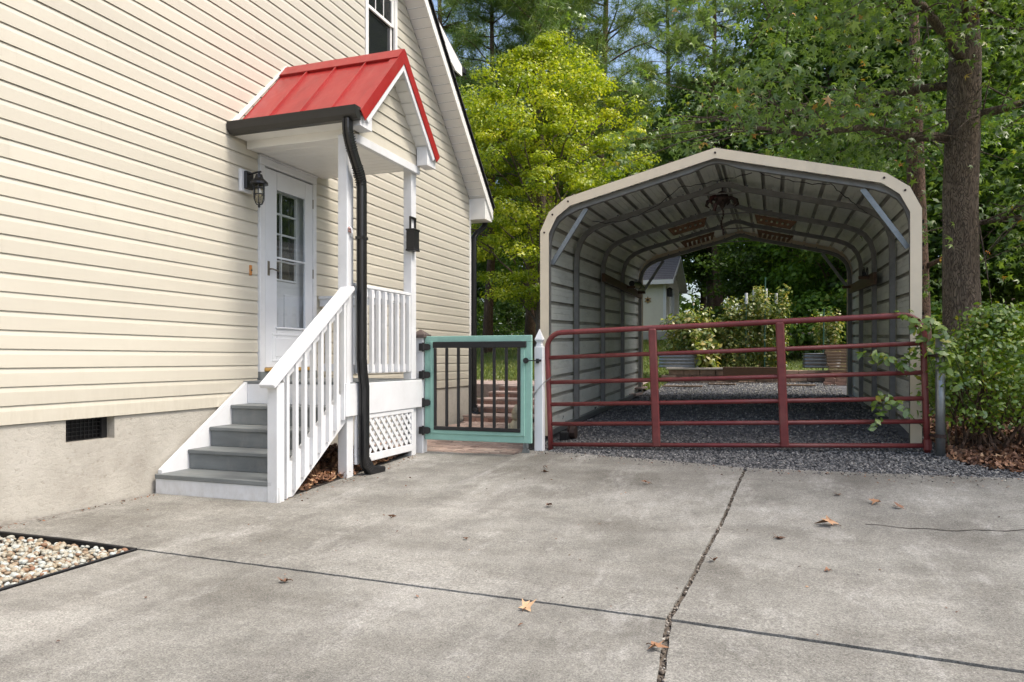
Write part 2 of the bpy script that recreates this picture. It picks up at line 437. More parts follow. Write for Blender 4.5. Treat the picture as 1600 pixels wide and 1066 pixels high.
def frames(nrm, rng):
    nrm = unit(nrm); a = rng.normal(size=nrm.shape); ex = unit(a-nrm*(a*nrm).sum(1, keepdims=True)); ey = np.cross(nrm, ex)
    return ex, ey, nrm
QT = np.array([(0, -.5, 0), (.32, 0, .07), (0, .5, -.02), (-.32, 0, .07)], float); QF = np.array([(0, 1, 2), (0, 2, 3)])
OT = np.array([(0, -.5, 0), (.22, -.22, .05), (.25, .12, .05), (0, .55, -.08), (-.25, .12, .05), (-.22, -.22, .05)], float)
OF = np.array([(0, 1, 5), (1, 2, 5), (2, 4, 5), (2, 3, 4)])
def star():
    pts = []; lob = [(-125, .42), (-62, .52), (0, .62), (62, .52), (125, .42)]
    for i, (a, r) in enumerate(lob):
        pts.append((math.sin(R(a))*r, math.cos(R(a))*r-.1, -.20 if i != 2 else -.26))
        if i < 4:
            b = (a+lob[i+1][0])/2; pts.append((math.sin(R(b))*.2, math.cos(R(b))*.2-.1, .02))
    pts.append((0, -.2, 0)); c = len(pts); pts.append((0, -.08, .05))
    return np.array(pts), np.array([(c, i, (i+1) % c) for i in range(c)])
ST, SF = star()
def leafmesh(name, m, P, nrm, size, T=QT, TF=QF, rng=RNG, var=None):
    ex, ey, ez = frames(nrm, rng)
    V, F = scatter(T, TF, P, ex, ey, ez, size)
    if var is None: var = rng.random(len(P))
    return fastmesh(name, V, F, m, np.repeat(var, len(T)))
def clumps(centers, radii, n, rng, flat=.55):
    """leaf positions+normals: layered clumps"""
    C = np.repeat(centers, n, 0); rr = np.repeat(radii, n)[:, None]
    d = rng.normal(size=C.shape); d = unit(d)*rng.random((len(C), 1))**.45
    d[:, 2] *= flat
    P = C+d*rr
    nrm = d*1.0+np.array([0, 0, .75])+rng.normal(size=C.shape)*.45
    return P, nrm
def ico(sub=1):
    bm = bmesh.new(); bmesh.ops.create_icosphere(bm, subdivisions=sub, radius=1)
    V = np.array([v.co[:] for v in bm.verts]); F = np.array([[v.index for v in f.verts] for f in bm.faces]); bm.free()
    return V, F
def stones(name, m, P, size, rng, sub=1, flat=.65, smooth=False, var=None):
    T, TF = ico(sub); outV = []; outF = []; outv = []; k = 0
    nv = 6; ids = rng.integers(0, nv, len(P))
    if var is None: var = rng.random(len(P))
    for q in range(nv):
        sel = np.where(ids == q)[0]
        if not len(sel): continue
        d1 = rng.normal(size=(5, 3)); Tq = T.copy()
        for dd in d1:   # chip with planes -> angular stones
            dd = dd/np.linalg.norm(dd); h = (Tq@dd); lim = .62
            Tq = Tq-np.maximum(0, h-lim)[:, None]*dd*(.9 if sub < 2 else .6)
        Tq = Tq*np.array([1, rng.uniform(.65, .95), flat])
        nrm = np.array([0, 0, 1])+rng.normal(size=(len(sel), 3))*.35
        ex, ey, ez = frames(nrm, rng)
        V, F = scatter(Tq, TF, P[sel], ex, ey, ez, size[sel]*.5)
        outV.append(V); outF.append(F+k); outv.append(np.repeat(var[sel], len(Tq))); k += len(V)
    return fastmesh(name, np.vstack(outV), np.vstack(outF), m, np.concatenate(outv), smooth)
def gv(P): return np.array([g(a, b) for a, b in P])

jointm = paint('joint_debris', (.13, .105, .08), .95, .4, 30, bstr=.6)
# ================================================================== SETTING
def sheet(name, x0f, x1f, y0, y1, nx, ny, dz, m, kind='structure', parent=None, skirt=0, y0f=None, y1f=None):
    V = []; 
    for j in range(ny+1):
        for i in range(nx+1):
            u = i/nx; v = j/ny
            yy0 = y0; yy1 = y1
            x = None
            ya = y0+(y1-y0)*v
            x = x0f(ya)+(x1f(ya)-x0f(ya))*u
            if y0f or y1f:
                a = y0f(x) if y0f else y0; b = y1f(x) if y1f else y1
                y = a+(b-a)*v; x = x0f(y)+(x1f(y)-x0f(y))*u
            else: y = ya
            V.append((x, y, g(x, y)+dz))
    F = [(j*(nx+1)+i, j*(nx+1)+i+1, (j+1)*(nx+1)+i+1, (j+1)*(nx+1)+i) for j in range(ny) for i in range(nx)]
    if skirt:
        ring = [i for i in range(nx+1)]+[(j+1)*(nx+1)+nx for j in range(ny)]+[ny*(nx+1)+i for i in reversed(range(nx))]+[j*(nx+1) for j in reversed(range(1, ny))]
        k = len(V); V += [(V[i][0], V[i][1], V[i][2]-skirt) for i in ring]; n = len(ring)
        F += [(ring[i], k+i, k+(i+1) % n, ring[(i+1) % n]) for i in range(n)]
    mb = MB(); mb.add(V, F)
    me = mb.mesh(name, m)
    o = link(name, me, parent)
    if parent is None: o['kind'] = kind
    return o
def lin(pts):
    return lambda q: lerp_tab(pts, q) if pts[0][0] <= q <= pts[-1][0] else (pts[0][1] if q < pts[0][0] else pts[-1][1])

# terrain sheet to the horizon
gx = sorted(set([-600, -300, -150, -90, -60]+list(np.arange(-40, -6, 2.))+list(np.arange(-6, 6.01, .25))+list(np.arange(7, 40, 2.))+[60, 90, 150, 300, 600]))
gy = sorted(set([-600, -300, -100, -40, -20, -10]+list(np.arange(-6, 18.01, .3))+list(np.arange(19, 60, 2.))+[70, 90, 120, 200, 400, 800]))
V = [(x, y, g(x, y)-(.10 if (-8 < x < 6 and y < 16.5) else .03)) for y in gy for x in gx]; n = len(gx)
F = [(j*n+i, j*n+i+1, (j+1)*n+i+1, (j+1)*n+i) for j in range(len(gy)-1) for i in range(n-1)]
struct('ground', MB().add(V, F), forestm)
sheet('lawn', lambda y: -13, lambda y: 1.9 if y > 18 else -2.4, 14.9, 36, 40, 60, .0, lawnm)
sheet('gravel_bed', lambda y: -2.45 if y < 14 else -2.4, lambda y: 2.3 if y < 9 else 1.9, 6.2, 17.6, 30, 60, -.012, gravelm,
      y0f=lambda x: lerp_tab([(-2.45, 7.25), (-.22, 6.5), (1.77, 6.35), (6, 6.2)], x))
# driveway slabs with open joints
drive = props(link('driveway', None), kind='structure')
_xj = lin([(-4, -.16), (0, -.28), (2.5, -.357), (3.14, -.414), (6.58, -.218)])
_yj = lin([(-5, 3.285), (-3.52, 3.262), (-.41, 3.135), (.835, 3.03), (4, 2.8)])
def xj(y): return _xj(y)+.002*math.sin(y*4)+.0018*math.sin(y*31+1)
def yj(x): return _yj(x)+.0015*math.sin(x*5+.5)+.0012*math.sin(x*33)
ytop = lin([(-4.8, 7.22), (-2.36, 7.29), (-1.3, 6.96), (-.22, 6.585), (.6, 6.50), (1.77, 6.42), (5, 6.2)])
sheet('concrete_slab', lambda y: -4.785, lambda y: xj(y)-.013, 3.2, 7.2, 150, 120, .012, concm, parent=drive, skirt=.12, y0f=lambda x: yj(x)+.006, y1f=ytop)
sheet('concrete_slab', lambda y: -3.455, lambda y: xj(y)-.013, -4, 3.1, 120, 150, .008, concm, parent=drive, skirt=.12, y1f=lambda x: yj(x)-.007)
sheet('concrete_slab', lambda y: xj(y)+.013, lambda y: 4.6, 3.0, 6.4, 150, 100, .012, concm, parent=drive, skirt=.12, y0f=lambda x: yj(x)+.007, y1f=ytop)
sheet('concrete_slab', lambda y: xj(y)+.013, lambda y: 4.6, -4, 3.0, 150, 150, .006, concm, parent=drive, skirt=.12, y1f=lambda x: yj(x)-.008)
sheet('joint_filler', lambda y: xj(y)-.03, lambda y: xj(y)+.03, -4, 6.55, 2, 300, -.006, jointm, parent=drive)
sheet('joint_filler', lambda y: -3.5, lambda y: 4.6, 3, 3.2, 200, 2, -.012, mulch_soil, parent=drive, y0f=lambda x: yj(x)-.02, y1f=lambda x: yj(x)+.02)
def crackline(x): return 5.06+.035*math.sin(x*5)+.012*math.sin(x*23)+.05*(x-.6)
mb = MB(); xs = np.linspace(.55, 2.6, 80); Vc = []
for x in xs:
    wd = .0035+.004*random.random()*(1 if x > .75 else .4); y = crackline(x)+random.uniform(-.004, .004)
    Vc += [(x, y-wd, g(x, y)+.0145), (x, y+wd, g(x, y)+.0145)]
mb.add(Vc, [(2*i, 2*i+2, 2*i+3, 2*i+1) for i in range(len(xs)-1)])
struct('concrete_crack', mb, mulch_soil, drive)
pj = []
for _ in range(700):
    y = random.uniform(-.2, 6.5); pj.append((xj(y)+random.uniform(-.013, .013), y))
pj = np.array(pj); P = np.column_stack([pj, gv(pj)+.002])
o = link('joint_pebble', stones('joint_pebble', m=vary_mat('joint_grit', [(0, (.05, .04, .03)), (.6, (.16, .13, .1)), (1, (.45, .42, .36))]), P=P, size=RNG.uniform(.008, .024, len(P)), rng=RNG), drive); o['kind'] = 'stuff'

# ================================================================== HOUSE
WX = -4.79; SH = -4.806; HB = -12.0
RY, RZ, SL = 6.0, 9.012, .975          # ridge of the gable
EY = 11.35                             # house corner
def rake(y): return RZ-SL*abs(y-RY)
house = thing('house', 'cream vinyl sided house with a gable wall, white trim and grey stucco foundation', 'house', (WX, 6, 0))
def column(y0, y1, z0, z1=None):
    a = rake(y0) if z1 is None else z1; b = rake(y1) if z1 is None else z1
    return [(SH, y0, z0), (SH, y1, z0), (SH, y1, b), (SH, y0, a)]
mb = MB()
for c in (column(.65, 6.0, .675), column(6.0, 6.86, 3.06), column(6.86, 8.03, .675), column(8.03, 8.72, .675, 4.92), column(8.03, 8.72, 6.25), column(8.72, EY-.02, .675)):
    mb.prism(c, (-.14, 0, 0))
mb.box(HB, SH-.14, EY-.16, EY-.016, .6, 3.8)        # side wall facing the lawn
mb.box(HB, SH-.14, .65, .79, .6, 3.8); mb.box(HB-.14, HB, .65, EY-.02, .6, 3.8)
mb.box(HB, SH-.15, .8, EY-.2, .55, .6)
part('wall', mb, cream, house)
# siding boards, one object per course piece
NC = 60
openings = [(5.955, 6.91, .9, 3.125), (7.965, 8.785, 4.86, 6.32)]
def board_mesh(y0, y1, y0t, y1t, z):
    P = []
    for (ya, yb, x, zz) in ((y0t, y1t, -4.8056, z+.1395), (y0+(y0t-y0)*.66, y1+(y1t-y1)*.66, -4.7916, z+.088), (y0, y1, -4.7905, z), (y0, y1, -4.7932, z-.0008), (y0, y1, -4.7942, z+.011)):
        P += [(x, ya, zz), (x, yb, zz)]
    return MB().add(P, [(2*i, 2*i+1, 2*i+3, 2*i+2) for i in range(4)])
for n_ in range(NC):
    z = .675+.127*n_
    segs = [(.68, EY-.045)]
    for (a, b, za, zb) in openings:
        if z+.13 > za+.02 and z < zb-.02:
            segs = [q for s_ in segs for q in ((s_[0], min(s_[1], a)), (max(s_[0], b), s_[1])) if q[1]-q[0] > .02]
    for (a, b) in segs:
        def lim(zz): return RY+(RZ-zz)/SL-.03, RY-(RZ-zz)/SL+.03
        hi0, lo0 = lim(z); hi1, lo1 = lim(z+.14)
        A0, B0, A1, B1 = max(a, lo0), min(b, hi0), max(a, lo1), min(b, hi1)
        if B1-A1 < .05: continue
        cuts = [q for q in ((1.3+(n_*1.37) % 3.4)+3.66*j for j in range(-1, 4)) if A0+.35 < q < B0-.35]
        ends = [A0]+cuts+[B0]
        for j, (qa, qb) in enumerate(zip(ends, ends[1:])):
            if j: qa -= .022
            pr_ = .0012 if j % 2 else 0
            mbd = board_mesh(qa, qb, max(qa, A1), min(qb, B1), z)
            mbd.v = [(x_+pr_, y_, z_) for x_, y_, z_ in mbd.v]
            part('siding_board', mbd, cream, house, origin=(WX, (qa+qb)/2, z))
# trim
part('corner_trim', MB().box(-4.81, -4.782, EY-.05, EY+.012, .655, 3.75, .004).box(-4.87, -4.8105, EY-.016, EY+.0115, .655, 3.75), vinylwhite, house)
# foundation with the recessed crawl-space vent
VY0, VY1, VZ0 = 3.885, 4.30, .502
mb = MB()
fx0, fx1 = -4.96, -4.808
mb.box(fx0, fx1, .66, VY0, -.15, .670).box(fx0, fx1, VY1, EY-.012, -.15, .670).box(fx0, fx1, VY0, VY1, -.15, VZ0)
mb.box(HB, fx0, EY-.16, EY-.012, -.15, .652).box(HB, fx0, .66, .8, -.15, .652)
f = part('foundation', mb, stuccom, house)
mb = MB()
for i in range(11): mb.box(-4.905, -4.895, VY0+.012+i*.035, VY0+.018+i*.035, VZ0+.005, .668)
for i in range(6): mb.box(-4.907, -4.893, VY0+.005, VY1-.005, VZ0+.004+i*.030, VZ0+.010+i*.030)
mb.box(-4.91, -4.885, VY0+.001, VY0+.016, VZ0+.001, .669).box(-4.91, -4.885, VY1-.05, VY1-.001, VZ0+.001, .669)
part('vent_grille', mb, black, f)
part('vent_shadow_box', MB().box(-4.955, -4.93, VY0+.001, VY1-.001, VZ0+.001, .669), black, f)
# doors
part('door_trim', MB().box(-4.812, -4.765, 5.957, 6.035, .905, 3.045, .004).box(-4.812, -4.765, 6.845, 6.908, .905, 3.045, .004)
     .box(-4.812, -4.762, 5.957, 6.908, 3.046, 3.122, .004).box(-4.80, -4.755, 5.95, 6.915, 3.123, 3.14), white, house)
sd = part('storm_door', MB().box(-4.80, -4.772, 6.04, 6.225, 1.03, 3.03, .004).box(-4.80, -4.772, 6.705, 6.84, 1.03, 3.03, .004)
          .box(-4.80, -4.772, 6.226, 6.704, 2.845, 3.03).box(-4.80, -4.772, 6.226, 6.704, 1.03, 1.445)
          .box(-4.795, -4.768, 6.226, 6.704, 2.145, 2.162), doorpaint, house)
part('kick_panel', MB().box(-4.776, -4.768, 6.15, 6.75, 1.09, 1.115, .003).box(-4.776, -4.768, 6.15, 6.75, 1.355, 1.38, .003)
     .box(-4.776, -4.768, 6.15, 6.175, 1.116, 1.354, .003).box(-4.776, -4.768, 6.725, 6.75, 1.116, 1.354, .003).box(-4.776, -4.7685, 6.2, 6.7, 1.14, 1.33, .01), doorpaint, sd)
part('glass_sill', MB().box(-4.78, -4.757, 6.20, 6.73, 1.425, 1.445, .004), doorpaint, sd)
part('glass', MB().box(-4.787, -4.783, 6.2, 6.73, 1.446, 2.844), glassm, sd)
part('handle', MB().box(-4.772, -4.766, 6.075, 6.108, 1.955, 2.10, .004).tube([(-4.766, 6.092, 2.02), (-4.735, 6.092, 2.02), (-4.728, 6.11, 2.02), (-4.728, 6.20, 2.008)], .008, 8), brass, sd)
mb = MB()
for zz in (1.25, 2.05, 2.82): mb.tube([(-4.768, 6.842, zz-.05), (-4.768, 6.842, zz+.05)], .007, 8)
part('hinge', mb, brass, sd)
ind = part('inner_door', MB().box(-4.905, -4.87, 6.0, 6.86, 1.03, 1.93).box(-4.905, -4.87, 6.0, 6.18, 1.93, 3.06).box(-4.905, -4.87, 6.68, 6.86, 1.93, 3.06).box(-4.905, -4.87, 6.18, 6.68, 2.86, 3.06)
           .box(-4.874, -4.858, 6.14, 6.4, 1.16, 1.80, .02).box(-4.874, -4.858, 6.46, 6.72, 1.16, 1.80, .02), doorpaint, house)
mb = MB().box(-4.88, -4.858, 6.40, 6.42, 1.94, 2.86)
for zz in (1.935, 2.13, 2.41, 2.62, 2.845): mb.box(-4.88, -4.8575, 6.18, 6.68, zz, zz+.018)
mb.box(-4.88, -4.8565, 6.18, 6.20, 1.935, 2.862).box(-4.88, -4.8565, 6.655, 6.68, 1.935, 2.862)
part('muntin', mb, doorpaint, ind)
part('window_pane', MB().box(-4.895, -4.885, 6.18, 6.68, 1.93, 2.86), winglass, ind)
part('threshold', MB().box(-4.86, -4.745, 6.02, 6.86, .992, 1.026, .006), oak, house)
part('threshold_step', MB().box(-4.805, -4.76, 5.955, 6.91, .906, .990), greydeck, house)
# upper window
win = part('window', MB().box(-4.83, -4.772, 7.97, 8.03, 4.87, 6.31, .004).box(-4.83, -4.772, 8.72, 8.78, 4.87, 6.31, .004)
           .box(-4.83, -4.771, 8.031, 8.719, 6.25, 6.31, .004).box(-4.83, -4.765, 7.96, 8.79, 4.84, 4.869, .004), vinylwhite, house)
mb = MB().box(-4.825, -4.80, 8.031, 8.065, 5.57, 6.249).box(-4.825, -4.80, 8.665, 8.719, 5.57, 6.249).box(-4.825, -4.80, 8.066, 8.664, 5.56, 5.60)
mb.box(-4.845, -4.826, 8.031, 8.065, 4.88, 5.57).box(-4.845, -4.826, 8.675, 8.719, 4.88, 5.57).box(-4.845, -4.826, 8.066, 8.674, 4.88, 4.93)
part('sash', mb, vinylwhite, win)
mb = MB()
for yy in (8.26, 8.465): mb.box(-4.822, -4.808, yy-.007, yy+.007, 5.60, 6.25)
mb.box(-4.822, -4.8085, 8.065, 8.665, 5.905, 5.92); 
part('muntin', mb, vinylwhite, win)
part('pane', MB().box(-4.818, -4.813, 8.06, 8.67, 5.59, 6.25), winglass, win)
part('pane', MB().box(-4.840, -4.835, 8.06, 8.68, 4.92, 5.58), winglass, win)
# main roof: overhang, soffit, fascia, return
OX = -4.49; CH = 1/math.sqrt(1+SL*SL)
def rl(y, d): return rake(y)+d       # line parallel to the rake
for sgn in (1, -1):
    ye = RY+sgn*5.63
    def Y(t): return RY+sgn*t
    # roof deck + shingles
    mb = MB().prism([(OX+.0, RY, RZ+.20), (OX, ye+sgn*.03, rake(ye)+.20-.03), (OX, ye+sgn*.03, rake(ye)+.10), (OX, RY, RZ+.10)], (HB-.3-OX, 0, 0))
    rf = part('roof', mb, shinglem, house)
    mbs = MB()
    for k in range(30):
        t0 = k*.19; t1 = min(5.66, t0+.21)
        y0, y1 = Y(t0), Y(t1)
        mbs.add([(OX+.03, y0, rake(y0)+.205), (HB-.3, y0, rake(y0)+.205), (HB-.3, y1, rake(y1)+.222), (OX+.03, y1, rake(y1)+.222), (OX+.03, y1, rake(y1)+.2), (HB-.3, y1, rake(y1)+.2)], [(0, 1, 2, 3), (3, 2, 5, 4)])
        mbs.add([(OX+.03, y0, rake(y0)+.205), (OX+.03, y1, rake(y1)+.222), (OX+.03, y1, rake(y1)+.18), (OX+.03, y0, rake(y0)+.18)], [(0, 1, 2, 3)])
    so_ = part('shingle', mbs, shinglem, rf); so_['kind'] = 'stuff'
    # rake soffit in lapped vinyl strips
    mb = MB(); k = 0; t = .0
    while t < 5.30:
        y0, y1 = Y(t), Y(t+.098); q = .0 
        mb.add([(WX-.01, y0, rake(y0)-.004), (OX-.025, y0, rake(y0)-.004), (OX-.025, y1, rake(y1)+.006), (WX-.01, y1, rake(y1)+.006)], [(0, 1, 2, 3)])
        mb.add([(WX-.01, y1, rake(y1)+.006), (OX-.025, y1, rake(y1)+.006), (OX-.025, y1, rake(y1)-.004), (WX-.01, y1, rake(y1)-.004)], [(0, 1, 2, 3)])
        t += .1
    so_ = part('soffit', mb, vinylwhite, house)
    mb = MB().prism([(OX-.024, RY, RZ+.165), (OX-.024, ye, rake(ye)+.165), (OX-.024, ye, rake(ye)-.03), (OX-.024, RY, RZ-.03)], (.022, 0, 0))
    part('rake_fascia', mb, vinylwhite, house)
    part('drip_edge', MB().prism([(OX-.001, RY, RZ+.20), (OX-.001, ye+sgn*.03, rake(ye)+.175), (OX-.001, ye+sgn*.03, rake(ye)+.15), (OX-.001, RY, RZ+.168)], (.006, 0, 0)), black, house)
    # boxed eave return
    ya, yb = EY-.01 if sgn > 0 else .65, ye
    if sgn > 0:
        mb = MB().prism([(WX-.02, EY-.03, 3.46), (WX-.02, yb, 3.46), (WX-.02, yb, rake(yb)+.02), (WX-.02, EY-.03, rake(EY-.03)-.02)], (OX-.027-WX+.02, 0, 0))
        part('eave_return', mb, vinylwhite, house)
        part('eave_soffit', MB().box(HB, WX-.021, EY-.01, yb, 3.46, 3.48), vinylwhite, house)
        part('eave_fascia', MB().box(HB, OX-.03, yb+.001, yb+.022, 3.46, 3.62), vinylwhite, house)
        gp = [(yb+.023, 3.50), (yb+.085, 3.50), (yb+.125, 3.56), (yb+.135, 3.635), (yb+.122, 3.635), (yb+.112, 3.57), (yb+.078, 3.512), (yb+.035, 3.512), (yb+.035, 3.63), (yb+.023, 3.63)]
        part('gutter', MB().prism([(OX-.06, a, b) for a, b in gp], (HB-OX, 0, 0)), black, house)
def rect_tube(mb, pts, w, d, wdir):
    """rectangular pipe along pts; wdir = unit vector of the width"""
    pts = [Vector(p) for p in pts]; wd = Vector(wdir); k0 = len(mb.v); m = len(pts)
    for i, p in enumerate(pts):
        t = (pts[min(i+1, m-1)]-pts[max(i-1, 0)]).normalized(); dd = t.cross(wd).normalized()
        for (a, b) in ((-.5, -.35), (-.5, .35), (-.35, .5), (-.12, .5), (-.08, .4), (.08, .4), (.12, .5), (.35, .5), (.5, .35), (.5, -.35), (.35, -.5), (-.35, -.5)):
            mb.v.append(tuple(p+wd*(a*w)+dd*(b*d)))
    n = 12
    for i in range(m-1):
        for j in range(n): mb.f.append((k0+i*n+j, k0+i*n+(j+1) % n, k0+(i+1)*n+(j+1) % n, k0+(i+1)*n+j))
    mb.f.append(tuple(k0+j for j in range(n))); mb.f.append(tuple(k0+(m-1)*n+j for j in range(n)))
    return mb
dsx = -4.76
dn = part('downspout', rect_tube(MB(), [(dsx+.1, 11.68, 3.50), (dsx+.1, 11.67, 3.42), (dsx+.08, 11.62, 3.36), (dsx+.03, 11.50, 3.27), (dsx, 11.43, 3.18), (dsx, 11.425, 3.05), (dsx, 11.425, .32), (dsx, 11.425, .22)], .085, .065, (1, 0, 0)), black, house)
ell = MB()
pts = [(dsx, 11.425, .33), (dsx+.01, 11.42, .25), (dsx+.05, 11.37, .19), (dsx+.12, 11.29, .17), (dsx+.2, 11.2, .17)]
ell.tube(pts, [.055, .06, .062, .062, .066], 12)
for q in range(7):
    t = q/6; i = min(3, int(t*4)); u = t*4-i; a, b = Vector(pts[i]), Vector(pts[i+1]); c = a.lerp(b, u); d = (b-a).normalized()*.008
    ell.tube([c-d, c+d], .07, 12)
part('drain_elbow', ell, black, dn)
# dormer eave beyond the rake
dm = part('dormer', MB().prism([(-5.3, 8.5, rake(8.5)+.2), (-5.3, 11.0, 6.30), (-5.3, 11.0, 3.9)], (-3, 0, 0)), cream, house)
part('dormer_roof', MB().prism([(-5.06, 8.2, 7.55), (-5.06, 11.62, 6.20), (-5.06, 11.62, 6.12), (-5.06, 8.2, 7.47)], (-3.4, 0, 0)), shinglem, house)
part('dormer_fascia', MB().prism([(-5.045, 8.2, 7.50), (-5.045, 11.58, 6.165), (-5.045, 11.58, 6.0), (-5.045, 11.3, 6.0), (-5.045, 8.2, 7.28)], (-.03, 0, 0)), vinylwhite, house)
part('dormer_gutter', MB().box(-8.4, -5.02, 11.60, 11.72, 6.06, 6.17, .01), black, house)

# ================================================================== PORCH
porch = thing('entry_porch', 'white covered side porch with a red metal gable roof on two posts', 'porch', (-3.65, 6.3, 0.03))
DZ = .905
for yp, zb in ((5.685, .0), (6.93, .07)):
    part('post', MB().box(-3.70, -3.60, yp, yp+.105, zb, 3.145, .006), white, porch)
rim = part('rim_joist', MB().box(-3.598, -3.565, 5.66, 7.16, .60, DZ-.012, .004).box(-4.77, -3.72, 5.752, 5.79, .70, DZ-.026, .003).box(-4.77, -3.6, 7.10, 7.138, .60, DZ-.026), white, porch)
part('rim_block', MB().box(-3.62, -3.555, 5.60, 5.665, .60, .90, .004), white, porch)
for k in range(9):
    part('deck_board', MB().box(-4.785, -3.57, 5.735+k*.153, 5.735+k*.153+.148, DZ-.025, DZ, .003), greydeck, porch)
# front railing and the railing at the far end
def porch_railing(a, b, n, name='railing'):
    a = Vector(a); b = Vector(b); d = (b-a); L = d.length; dn_ = d.normalized()
    mb = MB(); mb.beam(a+Vector((0, 0, 1.800)), b+Vector((0, 0, 1.800)), .085, .03, bev=.004)
    mb.beam(a+Vector((0, 0, 1.746)), b+Vector((0, 0, 1.746)), .035, .084, bev=.003)
    r = part(name, mb, white, porch)
    part('bottom_rail', MB().beam(a+Vector((0, 0, 1.02)), b+Vector((0, 0, 1.02)), .04, .085, bev=.003), white, r)
    side = Vector((-dn_.y, dn_.x, 0))
    sd_ = side if side.x+side.y*.1 > 0 else -side
    proto = None
    for k in range(n):
        p = a+d*((k+.5)/n)+sd_*.042
        part('baluster', MB().box(p.x-.019, p.x+.019, p.y-.019, p.y+.019, .985, 1.775, .003), white, r)
    return r
porch_railing((-3.645, 5.80, 0), (-3.645, 6.925, 0), 9)
porch_railing((-4.77, 6.985, 0), (-3.705, 6.985, 0), 9)
# lattice skirt
lat = part('lattice', MB().box(-3.60, -3.575, 5.80, 6.93, .555, .598, .003).box(-3.60, -3.575, 5.80, 6.93, .15, .22, .003).box(-3.60, -3.576, 6.885, 6.925, .221, .554).box(-3.60, -3.576, 5.80, 5.83, .221, .554), white, porch)
def clipline(y0, z0, sgn):
    # line z = z0 + sgn*(y-y0), clipped to the panel
    pts = []
    ya, yb, za, zb = 5.83, 6.885, .222, .553
    cand = [(ya, z0+sgn*(ya-y0)), (yb, z0+sgn*(yb-y0)), (y0+(za-z0)*sgn, za), (y0+(zb-z0)*sgn, zb)]
    c = sorted({(round(p, 4), round(q, 4)) for p, q in cand if ya-1e-4 <= p <= yb+1e-4 and za-1e-4 <= q <= zb+1e-4})
    return (c[0], c[-1]) if len(c) > 1 and c[-1][0]-c[0][0] > .03 else None
for sgn, xx in ((1, -3.592), (-1, -3.583)):
    for k in range(-4, 16):
        q = clipline(5.83+k*.105, .222, sgn) if sgn > 0 else clipline(5.83+k*.105, .553, sgn)
        if q:
            (ya, za), (yb, zb) = q
            part('lattice_slat', MB().beam((xx, ya, za), (xx, yb, zb), .008, .036, up=(0, -sgn, 1)), white, lat)
# roof
RJ, ZR, YE0, YE1, ZE = 6.385, 4.13, 5.60, 7.17, 3.295
FX = -3.40
roof = part('porch_roof', MB().prism([(FX-.03, RJ, ZR-.045), (FX-.03, YE1-.01, ZE-.03), (FX-.03, YE1-.01, ZE-.11), (FX-.03, YE1-.14, ZE-.09), (FX-.03, RJ, ZR-.15), (FX-.03, YE0+.15, ZE-.09), (FX-.03, YE0+.01, ZE-.11), (FX-.03, YE0+.01, ZE-.03)], (WX+.03-FX-.13, 0, 0))
            if False else MB().prism([(FX-.035, RJ, ZR-.03), (FX-.035, YE1-.01, ZE-.02), (FX-.035, YE1-.01, ZE-.07), (FX-.035, RJ, ZR-.10), (FX-.035, YE0+.01, ZE-.07), (FX-.035, YE0+.01, ZE-.02)], (-4.788-(FX-.035), 0, 0)), vinylwhite, porch)
def slope_pt(sgn, t, up, x):   # t from ridge 0 to eave 1
    ye = YE0 if sgn < 0 else YE1
    y = RJ+(ye-RJ)*t; z = ZR+(ZE-ZR)*t
    d = Vector((0, ye-RJ, ZE-ZR)).normalized(); nrm = Vector((0, -d.z*(1 if d.y > 0 else -1), abs(d.y)))
    p = Vector((x, y, z))+nrm*up; return p
xs_ = [-4.775, -4.44, -4.10, -3.76, FX-.008]
